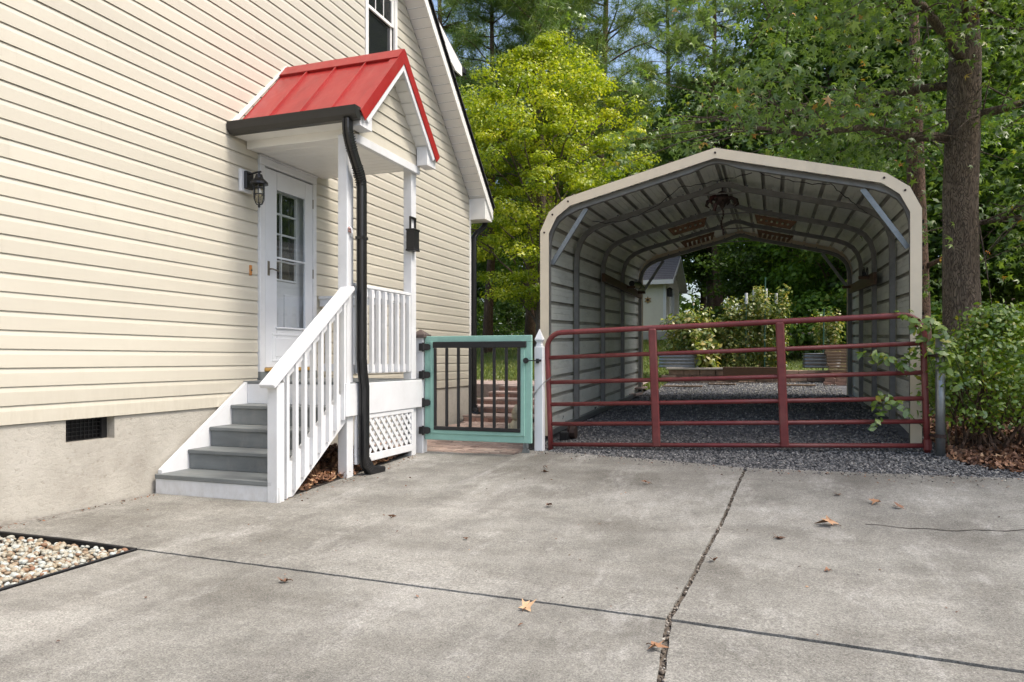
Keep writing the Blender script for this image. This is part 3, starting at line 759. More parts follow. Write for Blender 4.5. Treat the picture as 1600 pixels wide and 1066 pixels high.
for sgn in (-1, 1):
    for a, b in zip(xs_, xs_[1:]):
        c = [slope_pt(sgn, 0, -.012, a+.002), slope_pt(sgn, 1.0, -.012, a+.002), slope_pt(sgn, 1.0, -.012, b-.002), slope_pt(sgn, 0, -.012, b-.002)]
        nrm = slope_pt(sgn, .5, 1, 0)-slope_pt(sgn, .5, 0, 0)
        part('metal_panel', MB().prism(c, nrm*.010), redroof, roof)
    for x in xs_[1:-1]:
        c = [slope_pt(sgn, .02, -.003, x-.007), slope_pt(sgn, 1.0, -.003, x-.007), slope_pt(sgn, 1.0, -.003, x+.007), slope_pt(sgn, .02, -.003, x+.007)]
        part('seam', MB().prism(c, nrm*.022), redroof, roof)
    # ridge cap, rake trim, wall flashing
    c = [slope_pt(sgn, 0, .028, -4.77), slope_pt(sgn, .135, .024, -4.77), slope_pt(sgn, .135, .024, FX+.004), slope_pt(sgn, 0, .028, FX+.004)]
    part('ridge_cap', MB().prism(c, nrm*-.006).prism([c[1], c[2], c[2]+nrm*-.028, c[1]+nrm*-.028], (0, .001*sgn, -.004)), redroof, roof)
    c = [slope_pt(sgn, 0, .018, FX+.006), slope_pt(sgn, 1.01, .018, FX+.006), slope_pt(sgn, 1.01, -.085, FX+.006), slope_pt(sgn, 0, -.085, FX+.006)]
    c[0].y = c[3].y = RJ; c[0].z = ZR+.026; c[3].z = ZR-.118
    part('rake_trim', MB().prism(c, (-.008, 0, 0)), redroof, roof)
    c = [slope_pt(sgn, .06, .001, FX+.004), slope_pt(sgn, 1.0, .001, FX+.004), slope_pt(sgn, 1.0, .001, FX-.085), slope_pt(sgn, .06, .001, FX-.085)]
    part('rake_trim', MB().prism(c, nrm*.013), redroof, roof)
    c = [slope_pt(sgn, 0, -.05, FX-.004), slope_pt(sgn, .97, -.05, FX-.004), slope_pt(sgn, .97, -.135, FX-.004), slope_pt(sgn, 0, -.135, FX-.004)]
    c[0].y = c[3].y = RJ; c[0].z = ZR-.07; c[3].z = ZR-.188
    part('rake_fascia', MB().prism(c, (-.022, 0, 0)), white, porch)
    c = [slope_pt(sgn, .0, .02, -4.787), slope_pt(sgn, 1.0, .02, -4.787), slope_pt(sgn, 1.0, .06, -4.787), slope_pt(sgn, 0.0, .06, -4.787)]
    c[0].y = c[3].y = RJ
    part('wall_flashing', MB().prism(c, (.012, 0, 0)), vinylwhite, roof)
    # sloping soffit under the front overhang
    k = 0
    for q in range(8):
        t0 = .10+q*.104; t1 = t0+.100
        c = [slope_pt(sgn, t0, -.105, FX-.028), slope_pt(sgn, t1, -.105, FX-.028), slope_pt(sgn, t1, -.105, -3.575), slope_pt(sgn, t0, -.105, -3.575)]
        part('soffit_board', MB().prism(c, nrm*.008), vinylwhite, porch)
# gable boards
gw = part('gable_wall', MB().prism([(-3.59, 5.80, 3.15), (-3.59, 7.02, 3.15), (-3.59, 7.02, 3.40), (-3.59, RJ, 3.99), (-3.59, 5.80, 3.40)], (-.03, 0, 0)), cream, porch)
def gly(z):   # half width of the gable at height z
    return max(.0, (ZR-.10-z)/(ZR-ZE)*.785)
for q in range(8):
    z = 3.165+q*.112
    a0, a1 = min(gly(z), .585), min(gly(z+.118), .585)
    if a1 < .04: a1 = .01
    if a0 < .06: break
    P = []
    for (aa, x, zz) in ((a1, -3.572, z+.122), (a0, -3.560, z), (a0, -3.565, z-.001), (a0, -3.566, z+.01)):
        P += [(x, RJ+.02-aa, zz), (x, RJ+.02+aa, zz)]
    part('siding_board', MB().add(P, [(2*i, 2*i+1, 2*i+3, 2*i+2) for i in range(3)]), cream, gw)
part('gable_beam', MB().box(-3.60, -3.552, 5.78, 7.03, 3.085, 3.165, .004), white, porch)
# ceiling, side beams, eave returns, soffits
for q in range(11):
    y0 = 5.83+q*.1085
    part('ceiling_board', MB().box(-4.785, -3.602, y0, y0+.105, 3.147, 3.160, .003), vinylwhite, porch)
part('side_beam', MB().box(-4.787, -3.602, 5.785, 5.826, 3.145, 3.26, .003), vinylwhite, porch)
part('side_beam', MB().box(-4.787, -3.602, 7.026, 7.05, 3.145, 3.26, .003), vinylwhite, porch)
part('eave_soffit', MB().box(-4.787, FX-.03, 5.62, 5.784, 3.22, 3.232), vinylwhite, porch)
part('eave_soffit', MB().box(-4.787, -3.6, 7.051, 7.16, 3.20, 3.212), vinylwhite, porch)
part('eave_return', MB().prism([(-3.55, 6.95, 3.165), (-3.55, 7.155, 3.165), (-3.55, 7.155, 3.27), (-3.55, 7.03, 3.36), (-3.55, 6.95, 3.36)], (FX-.03+3.55, 0, 0)), white, porch)
part('eave_return', MB().prism([(-3.55, 5.62, 3.18), (-3.55, 5.82, 3.18), (-3.55, 5.82, 3.36), (-3.55, 5.74, 3.36), (-3.55, 5.62, 3.25)], (FX-.026+3.55, 0, 0)), white, porch)
# gutter and corrugated downspout
gp = [(5.598, 3.215), (5.545, 3.215), (5.51, 3.25), (5.503, 3.325), (5.517, 3.325), (5.523, 3.26), (5.552, 3.228), (5.588, 3.228), (5.588, 3.325), (5.598, 3.325)]
mb = MB().prism([(-4.78, a, b) for a, b in gp], (FX-.01+4.78, 0, 0))
ge = [gp[i] for i in (0, 1, 2, 3)]+[(5.598, 3.325)]
mb.prism([(FX-.012, a, b) for a, b in ge], (.004, 0, 0)); mb.prism([(-4.782, a, b) for a, b in ge], (.004, 0, 0))
part('gutter', mb, gutterm, porch)
dsp = MB(); DX = -3.515
pth = [(DX, 5.555, 3.22), (DX, 5.555, 3.14), (DX, 5.565, 3.09), (DX, 5.59, 3.03), (DX, 5.64, 2.95), (DX, 5.70, 2.86), (DX, 5.755, 2.79), (DX, 5.785, 2.73), (DX, 5.79, 2.66), (DX, 5.79, 1.20), (DX, 5.79, 1.12), (DX, 5.805, 1.0), (DX, 5.835, .86), (DX, 5.835, .22), (DX, 5.85, .15), (DX+.01, 5.90, .095), (DX+.03, 6.0, .07), (DX+.05, 6.07, .062)]
rect_tube(dsp, pth, .07, .092, (1, 0, 0))
ds = part('downspout', dsp, black, porch)
# crimp rings of the elbows
def rings(p0, p1, n):
    mb = MB(); p0, p1 = Vector(p0), Vector(p1); d = (p1-p0).normalized()*.004
    for q in range(n):
        c = p0.lerp(p1, (q+.5)/n); rect_tube(mb, [c-d, c+d], .080, .102, (1, 0, 0))
    part('elbow_crimp', mb, black, ds)['kind'] = 'stuff'
rings((DX, 5.56, 3.12), (DX, 5.63, 2.96), 8); rings((DX, 5.71, 2.85), (DX, 5.788, 2.70), 8); rings((DX, 5.84, .19), (DX+.01, 5.91, .09), 5)
part('strap', MB().box(DX-.037, DX+.037, 5.74, 5.842, 2.2, 2.225), black, ds)

# ================================================================== STAIR
stair = thing('porch_stair', 'white and grey wooden stair of four treads climbing along the house wall', 'stair', (-4.2, 5.2, 0))
TY = [4.655, 4.975, 5.228, 5.50]; TZ = [.172, .338, .510, .690]
SX0, SX1 = -4.735, -3.645
for k in range(4):
    y1 = (TY+[5.755])[k+1]+.028
    if k == 0: part('tread', MB().box(-4.775, SX1+.03, TY[0]-.0, y1, TZ[0]-.038, TZ[0], .005), greydeck, stair)
    else: part('tread', MB().box(SX0, SX1, TY[k], y1, TZ[k]-.034, TZ[k], .005), greydeck, stair)
part('riser', MB().box(-4.775, -3.555, TY[0]+.012, TY[0]+.035, .005, TZ[0]-.039, .003), white, stair, label='white bottom riser')
for k in range(1, 4):
    part('riser', MB().box(SX0, SX1, TY[k]+.02, TY[k]+.04, TZ[k-1]+.001, TZ[k]-.035, .002), greydeck, stair)
part('riser', MB().box(SX0, SX1, 5.735, 5.7515, TZ[3]+.001, DZ-.028, .002), white, stair, label='white top riser under the deck')
def stringer(x0, x1, zt0, zt1, y0, y1, drop):
    return MB().prism([(x0, y0, zt0), (x0, y1, zt1), (x0, y1, zt1-drop), (x0, y0+.30, .012), (x0, y0, .012)], (x1-x0, 0, 0))
part('stringer', stringer(-4.776, -4.737, .20, .905, TY[0]+.04, 5.75, .42), white, stair)
part('stringer', MB().prism([(-3.642, 4.70, .165), (-3.642, 5.675, .865), (-3.642, 5.675, .555), (-3.642, 4.90, .02), (-3.642, 4.70, .02)], (.038, 0, 0)), white, stair)
rail = part('railing', MB().box(-3.66, -3.565, 4.655, 4.745, .005, .93, .005), white, stair)   # newel
sl_ = (1.82-.915)/(5.80-4.60)
part('handrail', MB().beam((-3.60, 4.575, .905), (-3.60, 5.70, .905+sl_*1.125), .14, .038, bev=.006), white, rail)
part('top_rail', MB().beam((-3.606, 4.745, .905+sl_*.17-.072), (-3.606, 5.685, .905+sl_*1.11-.072), .038, .085, bev=.003), white, rail)
for k in range(8):
    y = 4.775+k*.1155
    zt = .905+sl_*(y-4.575)-.045; zb = max(.02, .045+(y+.02-4.87)*.72)
    P = [(-3.602, y, zb+.0), (-3.602, y+.034, zb+.025), (-3.602, y+.034, zt-.01), (-3.602, y+.017, zt+.012), (-3.602, y, zt-.025)]
    part('baluster', MB().prism(P, (.034, 0, 0)), white, rail)

# ================================================================== WALL FITTINGS
wl = thing('wall_lantern', 'black caged marine lantern on the siding to the left of the white door', 'lantern', (-4.78, 5.76, 2.72))
part('mounting_block', MB().box(-4.79, -4.755, 5.67, 5.83, 2.715, 2.93, .006), white, wl)
part('back_plate', MB().box(-4.755, -4.725, 5.705, 5.815, 2.745, 2.915, .006), black, wl)
LC = (-4.60, 5.735)
part('arm', MB().tube([(-4.725, 5.75, 2.885), (LC[0]-.03, 5.74, 2.895), (LC[0]+.02, 5.735, 2.895)], .010, 8).tube([(LC[0], LC[1], 2.9), (LC[0], LC[1], 2.86)], .012, 8), black, wl)
part('hood', MB().lathe([(.015, .10), (.03, .095), (.04, .06), (.082, .02), (.085, .0), (.045, -.004)], (LC[0], LC[1], 2.775), 16), black, wl, smooth=False)
part('glass_globe', MB().lathe([(.038, .0), (.042, -.06), (.04, -.13), (.028, -.165), (.006, -.178)], (LC[0], LC[1], 2.77), 14), clearglass('lantern_glass', (.75, .72, .62), .15), wl, smooth=True)
mb = MB()
for q in range(6):
    a = q*math.pi/3
    mb.tube([(LC[0]+math.cos(a)*r, LC[1]+math.sin(a)*r, 2.775+z) for r, z in ((.05, 0), (.051, -.08), (.049, -.14), (.03, -.185), (0, -.196))], .0042, 5)
for z in (-.03, -.09): mb.lathe([(.048, z), (.053, z), (.053, z-.007), (.048, z-.007)], (LC[0], LC[1], 2.775), 16)
mb.lathe([(.008, -.19), (.012, -.2), (.012, -.213), (.003, -.222)], (LC[0], LC[1], 2.775), 8)
part('cage', mb, black, wl)
part('bulb', MB().lathe([(.008, -.03), (.022, -.07), (.02, -.1), (.004, -.115)], (LC[0], LC[1], 2.77), 10), paint('bulb_white', (.8, .76, .6), .4), wl, smooth=True)
db = thing('doorbell_button', 'small amber doorbell strip on the siding beside the storm door handle', 'doorbell', (-4.785, 5.843, 1.98))
part('plate', MB().box(-4.795, -4.777, 5.828, 5.856, 1.93, 2.03, .004), orangem, db)
part('button', MB().tube([(-4.777, 5.842, 1.98), (-4.770, 5.842, 1.98)], .009, 10), brass, db)
pl = thing('post_lantern', 'black candle lantern with a square handle fixed on the rear porch post', 'lantern', (-3.58, 6.94, 2.27))
lx, ly = -3.585, 6.925
part('body', MB().box(lx-.045, lx-.038, ly-.06, ly+.06, 2.275, 2.47).box(lx+.038, lx+.045, ly-.06, ly+.06, 2.275, 2.47).box(lx-.038, lx+.038, ly-.06, ly-.053, 2.275, 2.47).box(lx-.038, lx+.038, ly+.053, ly+.06, 2.275, 2.47)
     .box(lx-.052, lx+.052, ly-.068, ly+.068, 2.255, 2.275, .004).box(lx-.052, lx+.052, ly-.068, ly+.068, 2.47, 2.488, .004), black, pl)
part('handle', MB().box(lx-.01, lx+.01, ly-.062, ly-.05, 2.488, 2.60).box(lx-.01, lx+.01, ly+.05, ly+.062, 2.488, 2.60).box(lx-.012, lx+.012, ly-.064, ly+.064, 2.60, 2.618, .003), black, pl)
oh = thing('wall_ornament', 'tiny white floral hook ornament on the front porch post', 'ornament', (-3.59, 5.72, 2.26))
part('hook', MB().tube([(-3.60, 5.715, 2.32), (-3.575, 5.715, 2.29), (-3.57, 5.72, 2.25), (-3.582, 5.73, 2.225), (-3.59, 5.745, 2.24)], .008, 6), white, oh)
mb = MB()
for q in range(5):
    a = q*1.257; mb.tube([(-3.595, 5.715+.002*math.cos(a), 2.28), (-3.586, 5.715+.028*math.cos(a), 2.28+.028*math.sin(a))], [.004, .011], 6)
part('flower', mb, paint('dull_pink', (.42, .25, .22), .6), oh)

# ================================================================== GATES AND POSTS
gp_ = thing('gate_post', 'white wooden post with a weathered brown cap holding the teal gate hinges', 'post', (-3.60, 7.18, .08))
part('post', MB().box(-3.665, -3.562, 7.12, 7.225, .06, 1.36, .006).box(-3.70, -3.665, 7.10, 7.14, .08, 1.34, .003), white, gp_)
part('cap', MB().box(-3.70, -3.53, 7.085, 7.26, 1.345, 1.385, .005).lathe([(.10, 0), (.012, .05)], (-3.614, 7.173, 1.385), 4, math.pi/4), capm, gp_)
gg = thing('garden_gate', 'teal framed garden gate with black vertical bars, closed on the brick path', 'gate', (-2.95, 7.16, .22))
GX0, GX1, GZ0, GZ1, GY = -3.55, -2.335, .245, 1.362, 7.16
fr = MB()
for (a, b, c, d) in ((GX0, GX0+.085, GZ0, GZ1-.071), (GX1-.085, GX1, GZ0+.001, GZ1-.071), (GX0, GX1, GZ1-.07, GZ1), (GX0+.0855, GX1-.0855, GZ0, GZ0+.085)):
    fr.box(a, b, GY-.02, GY+.02, c, d, .004)
for (a, b, c, d) in ((GX0+.07, GX0+.115, GZ0+.075, GZ1-.06), (GX1-.115, GX1-.07, GZ0+.075, GZ1-.06), (GX0+.116, GX1-.116, GZ0+.070, GZ0+.11)):
    fr.box(a, b, GY-.034, GY-.0205, c, d, .003)
part('frame', fr, teal, gg)
ins = part('bar_panel', MB().box(GX0+.11, GX1-.05, GY-.055, GY-.024, GZ1-.128, GZ1-.062, .004).box(GX0+.118, GX1-.118, GY-.05, GY-.022, GZ0+.112, GZ0+.15, .004), black, gg)
for k in range(8):
    x = GX0+.118+.014+k*((GX1-GX0-.236-.028)/7)
    part('bar', MB().box(x-.0145, x+.0145, GY-.048, GY-.0235, GZ0+.151, GZ1-.129, .003), black, ins)
for z in (1.245, .945, .645, .345):
    h = MB().box(-3.605, -3.548, GY-.062, GY-.036, z-.04, z+.04, .005).tube([(-3.556, GY-.05, z-.05), (-3.556, GY-.05, z+.05)], .014, 10)
    h.prism([(-3.545, GY-.052, z-.036), (-3.50, GY-.052, z-.036), (-3.475, GY-.052, z-.02), (-3.475, GY-.052, z+.02), (-3.50, GY-.052, z+.036), (-3.545, GY-.052, z+.036)], (0, .016, 0))
    part('hinge', h, black, gg)
part('latch', MB().tube([(GX1-.05, GY-.02, 1.10), (GX1-.05, GY-.07, 1.10)], .024, 10).tube([(GX1-.05, GY-.065, 1.10), (GX1+.09, GY-.05, 1.10)], .006, 6).tube([(GX1-.05, GY-.05, 1.10), (GX1-.05, GY-.058, 1.10)], .03, 10), black, gg)
part('gate_wheel', MB().tube([(GX1-.06, GY-.03, .16), (GX1-.06, GY+.0, .16)], .038, 14).box(GX1-.07, GX1-.05, GY-.04, GY-.032, .15, .25).box(GX1-.085, GX1-.035, GY-.04, GY-.01, .2, .244), galv, gg)
wp = thing('picket_post', 'white picket post with a pointed finial between the teal gate and the red gate', 'post', (-2.295, 7.3, .14))
part('shaft', MB().box(-2.342, -2.250, 7.255, 7.345, .08, 1.245, .006).box(-2.352, -2.240, 7.245, 7.355, 1.195, 1.21, .003) if False else MB().box(-2.342, -2.250, 7.255, 7.345, .08, 1.245, .006), white, wp)
part('finial', MB().lathe([(.045, 0), (.045, .012), (.036, .03), (.036, .045), (.056, .065), (.06, .075), (.045, .105), (.022, .15), (.004, .185)], (-2.296, 7.30, 1.245), 4, math.pi/4).box(-2.31, -2.28, 7.285, 7.315, 1.24, 1.26), white, wp)
part('latch_catch', MB().box(-2.315, -2.285, 7.225, 7.254, 1.07, 1.12, .003).tube([(-2.30, 7.235, 1.10), (-2.26, 7.235, 1.10)], .012, 8), black, wp)
# red tube gate, leaning up to the right with the ground
tg = thing('tube_gate', 'dark red six-rail tubular farm gate across the carport entrance', 'gate', (-.47, 7.35, .2))
TA = math.atan(.036)
def TGp(u, wv, dy=0):   # u along, w up, in the gate's plane
    cx, cz = -2.19, .165
    return (cx+u*math.cos(TA)-wv*math.sin(TA), 7.35+dy, cz+u*math.sin(TA)+wv*math.cos(TA))
WU = 3.49; RZs = [.055, .27, .475, .705, .965, 1.222]
br = .16
mb = MB(); pts = [TGp(0, -.01)]
pts += [TGp(0, q) for q in (.3, .6, .9, 1.222-br)]
for q in range(1, 7): a = q/6*math.pi/2; pts.append(TGp(br-br*math.cos(a), 1.222-br+br*math.sin(a)))
pts += [TGp(q, 1.222) for q in (.6, 1.2, 1.8, 2.4, 3.0, WU-br)]
for q in range(1, 7): a = q/6*math.pi/2; pts.append(TGp(WU-br+br*math.sin(a), 1.222-br+br*math.cos(a)))
pts += [TGp(WU, q) for q in (.9, .6, .3, -.02)]
part('outer_tube', mb.tube(pts, .027, 12), redgate, tg, smooth=True)
for z in RZs[:-1]:
    part('rail', MB().tube([TGp(0.01, z), TGp(WU*.5, z-.003), TGp(WU-.01, z)], .0215, 10), redgate, tg, smooth=True)
for u in (1.105, 2.30):
    part('upright', MB().beam(TGp(u, .035, -.012), TGp(u, 1.215, -.012), .078, .052, up=(0, 1, 0), bev=.012), redgate, tg)
for z in (.02, .98): part('hinge_collar', MB().tube([TGp(WU, z), TGp(WU, z+.09)], .036, 12), redgate, tg)
part('hinge_pin', MB().tube([TGp(WU+.0, 1.12), TGp(WU-.07, 1.12)], .012, 8), redgate, tg)
sp = thing('steel_gate_post', 'round galvanised steel post at the hinge end of the red gate', 'post', (1.375, 7.25, .27))
part('pipe', MB().tube([(1.378, 7.25, .1), (1.378, 7.25, 1.33)], .038, 18), galv, sp, smooth=True)
part('cap', MB().lathe([(.041, -.03), (.042, 0), (.03, .018), (.004, .024)], (1.378, 7.25, 1.33), 16), galv, sp)
part('hinge_clamp', MB().lathe([(.046, 0), (.05, 0), (.05, .03), (.046, .03)], (1.378, 7.25, .43), 16).tube([(1.378, 7.21, .445), (1.31, 7.32, .445)], .011, 8).lathe([(.046, 0), (.05, 0), (.05, .03), (.046, .03)], (1.378, 7.25, 1.13), 16).tube([(1.378, 7.21, 1.145), (1.30, 7.33, 1.145)], .011, 8), rustm, sp)
mb = MB()
cpts = [Vector((-2.345, 7.238, .73)), Vector((-2.31, 7.235, .78)), Vector((-2.25, 7.26, .86)), Vector((-2.2, 7.31, .905)), Vector((-2.17, 7.32, .93))]
for i in range(26):
    t = i/25*(len(cpts)-1); k = min(int(t), len(cpts)-2); p = cpts[k].lerp(cpts[k+1], t-k); d = (cpts[k+1]-cpts[k]).normalized()
    e = d.cross(Vector((0, 1, 0) if i % 2 else (.7, .5, .7))).normalized()
    ring = [p+d*(.0085*math.cos(a))+e*(.0055*math.sin(a)) for a in np.linspace(0, 2*math.pi, 8)]
    mb.tube(ring, .0018, 4, cap=False)
single('gate_chain', mb, galv, 'thin steel chain looping from the red gate round the white picket post', 'chain', (-2.25, 7.3, .8))

# ================================================================== CARPORT
CX = -.551
def cz(y): return .29+.032*(y-7.7)
cp = thing('carport', 'open metal carport with an arched ribbed roof, cream edge trim and grey hoop frames', 'carport', (CX, 10.8, .3))
OUT = [(1.865, -.02), (1.865, 2.23), (1.765, 2.44), (1.566, 2.585), (0, 2.975)]
def inset(o, d):
    return [(OUT[0][0]-d, OUT[0][1]), (OUT[1][0]-d, OUT[1][1]-d*.25), (OUT[2][0]-d*.86, OUT[2][1]-d*.62), (OUT[3][0]-d*.4, OUT[3][1]-d*.9), (0, OUT[4][1]-d*1.03)]
def side(pts, sgn): return [(CX+sgn*a, b) for a, b in pts]
def chain(pts): return [(CX-a, b) for a, b in pts]+[(CX+a, b) for a, b in reversed(pts[:-1])]
# front and rear edge trim, one folded strip per facet
for yy, sg, nm in ((7.7, -1, 'front'), (13.92, 1, 'rear')):
    o = chain(OUT); i_ = chain(inset(OUT, .098))
    for k in range(len(o)-1):
        q = [(o[k][0], yy, o[k][1]+cz(yy)), (o[k+1][0], yy, o[k+1][1]+cz(yy)), (i_[k+1][0], yy, i_[k+1][1]+cz(yy)), (i_[k][0], yy, i_[k][1]+cz(yy))]
        mb = MB().prism(q, (0, -sg*.004, 0))
        y2 = yy-sg*.12
        mb.prism([q[0], q[1], (q[1][0], y2, o[k+1][1]+cz(y2)), (q[0][0], y2, o[k][1]+cz(y2))], (0, 0, .003))
        tr = part('edge_trim', mb, creamtrim, cp)
        if yy < 8 and 0 < k < 7:
            mx, mz = (o[k][0]*.52+i_[k][0]*.48), (o[k][1]*.52+i_[k][1]*.48)+cz(yy)
            part('screw', MB().tube([(mx, yy+.0, mz), (mx, yy-.008, mz)], .011, 8), rustm, tr)
# sheet panels with trapezoid ribs running front to back
SHC = inset(OUT, .012)
def arc(sgn):
    pts = side(SHC, sgn); segs = []; L = 0
    for a, b in zip(pts, pts[1:]):
        l = math.hypot(b[0]-a[0], b[1]-a[1]); segs.append((L, l, a, b)); L += l
    return segs, L
def at(segs, sgn, s, up):
    for (L, l, a, b) in segs:
        if s <= L+l+1e-9 or (L, l, a, b) == segs[-1]:
            t = (s-L)/l; x = a[0]+(b[0]-a[0])*t; z = a[1]+(b[1]-a[1])*t
            nx, nz = -(b[1]-a[1])/l, (b[0]-a[0])/l
            if nx*sgn < 0 or (abs(nx) < 1e-6 and nz < 0): nx, nz = -nx, -nz
            return x+nx*up, z+nz*up
for sgn in (-1, 1):
    segs, L = arc(sgn); NP = 20; st = L/NP
    for p in range(5):
        prof = []
        for r_ in range(4):
            s0 = (p*4+r_)*st
            for (ds_, up) in ((.0, 0), (.055, 0), (.057, .004), (.067, .004), (.069, 0), (.120, 0), (.122, .004), (.132, .004), (.134, 0), (st-.052, 0), (st-.046, .032), (st-.014, .032), (st-.008, 0)):
                prof.append((s0+ds_, up))
        prof.append(((p*4+4)*st-.0005, 0))
        V = []; F = []
        for y in (7.72, 10.8, 13.9):
            for (s_, up) in prof:
                x, z = at(segs, sgn, s_, up); V.append((x, y, z+cz(y)))
        n = len(prof)
        for j in range(2):
            for i in range(n-1): F.append((j*n+i, j*n+i+1, (j+1)*n+i+1, (j+1)*n+i))
        o = part('sheet_panel', MB().add(V, F), sheetm, cp); o.data.materials.append(ribshadem)
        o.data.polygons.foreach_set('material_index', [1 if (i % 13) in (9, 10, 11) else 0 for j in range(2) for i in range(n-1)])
# hoops
HP = [(1.805, 0), (1.805, 1.98), (1.795, 2.14), (1.755, 2.27), (1.69, 2.365), (1.60, 2.43), (1.47, 2.485), (1.30, 2.53), (.25, 2.79), (.10, 2.85), (0, 2.868)]
HY = [7.80, 9.07, 10.60, 12.10, 13.80]
for y in HY:
    pts = [(x, y, z+cz(y)) for x, z in chain(HP)]
    mb = MB(); k0 = len(mb.v)
    for i, p in enumerate(pts):
        a = Vector(pts[max(0, i-1)]); b = Vector(pts[min(len(pts)-1, i+1)]); d = (b-a).normalized(); nrm = Vector((-d.z, 0, d.x))
        for (u, v_) in ((-1, -1), (1, -1), (1, 1), (-1, 1)):
            mb.v.append(tuple(Vector(p)+nrm*(u*.029)+Vector((0, v_*.029, 0))))
    for i in range(len(pts)-1):
        for j in range(4): mb.f.append((k0+i*4+j, k0+i*4+(j+1) % 4, k0+(i+1)*4+(j+1) % 4, k0+(i+1)*4+j))
    h = part('hoop', mb, hoopm, cp)
    if y > 8:
        part('collar_tie', MB().box(CX-.55, CX+.55, y-.012, y+.012, 2.752+cz(y), 2.768+cz(y)) if y < 13 else MB().box(CX-.3, CX+.3, y-.012, y+.012, 2.752+cz(y), 2.768+cz(y)), hoopm, h)
    mb = MB()
    for sgn in (-1, 1):
        for k in range(1, 8):
            xx = CX+sgn*(1.47-k*.2); zz = lerp_tab([(0, 2.868), (.1, 2.85), (.25, 2.79), (1.30, 2.53), (1.47, 2.485)], abs(xx-CX))+cz(y)+.036
            mb.obox(Matrix.Translation((xx, y-.034, zz)), .02, .012, .02)
    part('screw_head', mb, galv, h)
for sgn in (-1, 1):
    part('base_rail', MB().beam((CX+sgn*1.805, 7.74, cz(7.74)+.0), (CX+sgn*1.805, 13.86, cz(13.86)), .06, .06), galv, cp)
    for y in (7.80, 13.80):
        part('corner_brace', MB().beam((CX+sgn*1.765, y+.02, 1.88+cz(y)), (CX+sgn*1.37, y+.02, 2.475+cz(y)), .048, .03, up=(0, 1, 0)), galv, cp)
# things in the carport -------------------------------------------------
def holed_board(c0, c1, y, h, hooks):
    """board between two top corners, wider at the top, with a row of holes or hook slots"""
    c0 = Vector(c0); c1 = Vector(c1); d = (c1-c0); L = d.length; d.normalize(); dn_ = Vector((d.z, 0, -d.x)); dn_ = dn_ if dn_.z < 0 else -dn_
    def P(u, v): return c0+d*u+dn_*v
    mb = MB(); n = 6; m0 = .065; cell = (L-2*m0)/n; th = Vector((0, .022, 0))
    mb.prism([P(0, 0), P(m0, 0), P(m0, h), P(m0-.005, h)], th); mb.prism([P(L-m0, 0), P(L, 0), P(L-m0+.005, h), P(L-m0, h)], th)
    if not hooks:
        for i in range(n):
            u0 = m0+i*cell; uc = u0+cell/2; vc = h*.5; r = min(cell, h)*.24
            oct_ = [P(uc+r*math.cos(a), vc+r*math.sin(a)) for a in [q*math.pi/4+math.pi/8 for q in range(8)]]
            sq = [P(u0+cell, vc+h*.25), P(uc+cell*.25, h), P(uc-cell*.25, h), P(u0, vc+h*.25), P(u0, vc-h*.25), P(uc-cell*.25, 0), P(uc+cell*.25, 0), P(u0+cell, vc-h*.25)]
            cor = {0: P(u0+cell, h), 2: P(u0, h), 4: P(u0, 0), 6: P(u0+cell, 0)}
            for q in range(8):
                poly = [oct_[q], sq[q]]+([cor[q]] if q in cor else [])+[sq[(q+1) % 8], oct_[(q+1) % 8]]
                mb.prism(poly, th)
    else:
        for i in range(n):
            u0 = m0+i*cell
            mb.prism([P(u0, 0), P(u0+cell, 0), P(u0+cell, h*.4), P(u0, h*.4)], th)
            mb.prism([P(u0, h*.401), P(u0+cell*.42, h*.401), P(u0+cell*.42, h), P(u0, h)], th)
            mb.prism([P(u0+cell*.80, h*.55), P(u0+cell, h*.401), P(u0+cell, h), P(u0+cell*.72, h)], th)
    return mb
rackwood = paint('varnished_rack_wood', (.19, .10, .045), .5, .3, 7, grain=(1, 1, 5))
def roofz(x, y): return lerp_tab([(0, 2.868), (.1, 2.85), (.25, 2.79), (1.30, 2.53)], abs(x-CX))+cz(y)-.035
RK = [(10.56, False, 'front'), (12.06, True, 'rear')]
for y, hk, w_ in RK:
    for sgn, s2 in ((-1, 'left'), (1, 'right')):
        x0, x1 = CX+sgn*.32, CX+sgn*.86
        a, b = ((x0, y, roofz(x0, y)-.015), (x1, y, roofz(x1, y)-.015))
        if sgn < 0: a, b = b, a
        t = thing('rod_rack', ('brown rod rack with six round holes' if not hk else 'brown rod rack with hook slots')+' under the carport roof, '+s2+' of the ridge', 'rod rack', a, 'wooden rod racks under the carport roof')
        part('board', holed_board(a, b, y, .115, hk), rackwood, t)
        q0, q1 = Vector(a).lerp(Vector(b), .12), Vector(a).lerp(Vector(b), .88)
        part('screw_eye', MB().tube([q0+Vector((0, .01, -.005)), q0+Vector((0, .02, .04))], .006, 6), galv, t)
        part('screw_eye', MB().tube([q1+Vector((0, .01, -.005)), q1+Vector((0, .02, .04))], .006, 6), galv, t)
ho = thing('hanging_ornament', 'dark rusty metal fan-shaped ornament hanging under the carport ridge', 'ornament', (-.57, 9.12, 3.0))
oc = Vector((-.57, 9.12, 3.02))
part('hub', MB().lathe([(.01, .12), (.05, .10), (.085, .03), (.08, -.02), (.03, -.06), (.008, -.10)], oc, 12).tube([oc+Vector((0, 0, .1)), oc+Vector((0, 0, .17))], .008, 6), rustm, ho)
for q in range(7):
    a = q*.9+.3; d = Vector((math.cos(a), math.sin(a)*.5, .25*math.sin(q*2.1)))
    part('blade', MB().tube([oc+d*.05, oc+d*.11+Vector((0, 0, .03)), oc+d*.17+Vector((0, 0, .0)), oc+d*.19+Vector((0, 0, -.05)), oc+d*.15+Vector((0, 0, -.075))], [.008, .022, .026, .018, .006], 6), redm if q in (2, 4) else rustm, ho)
mb = MB()
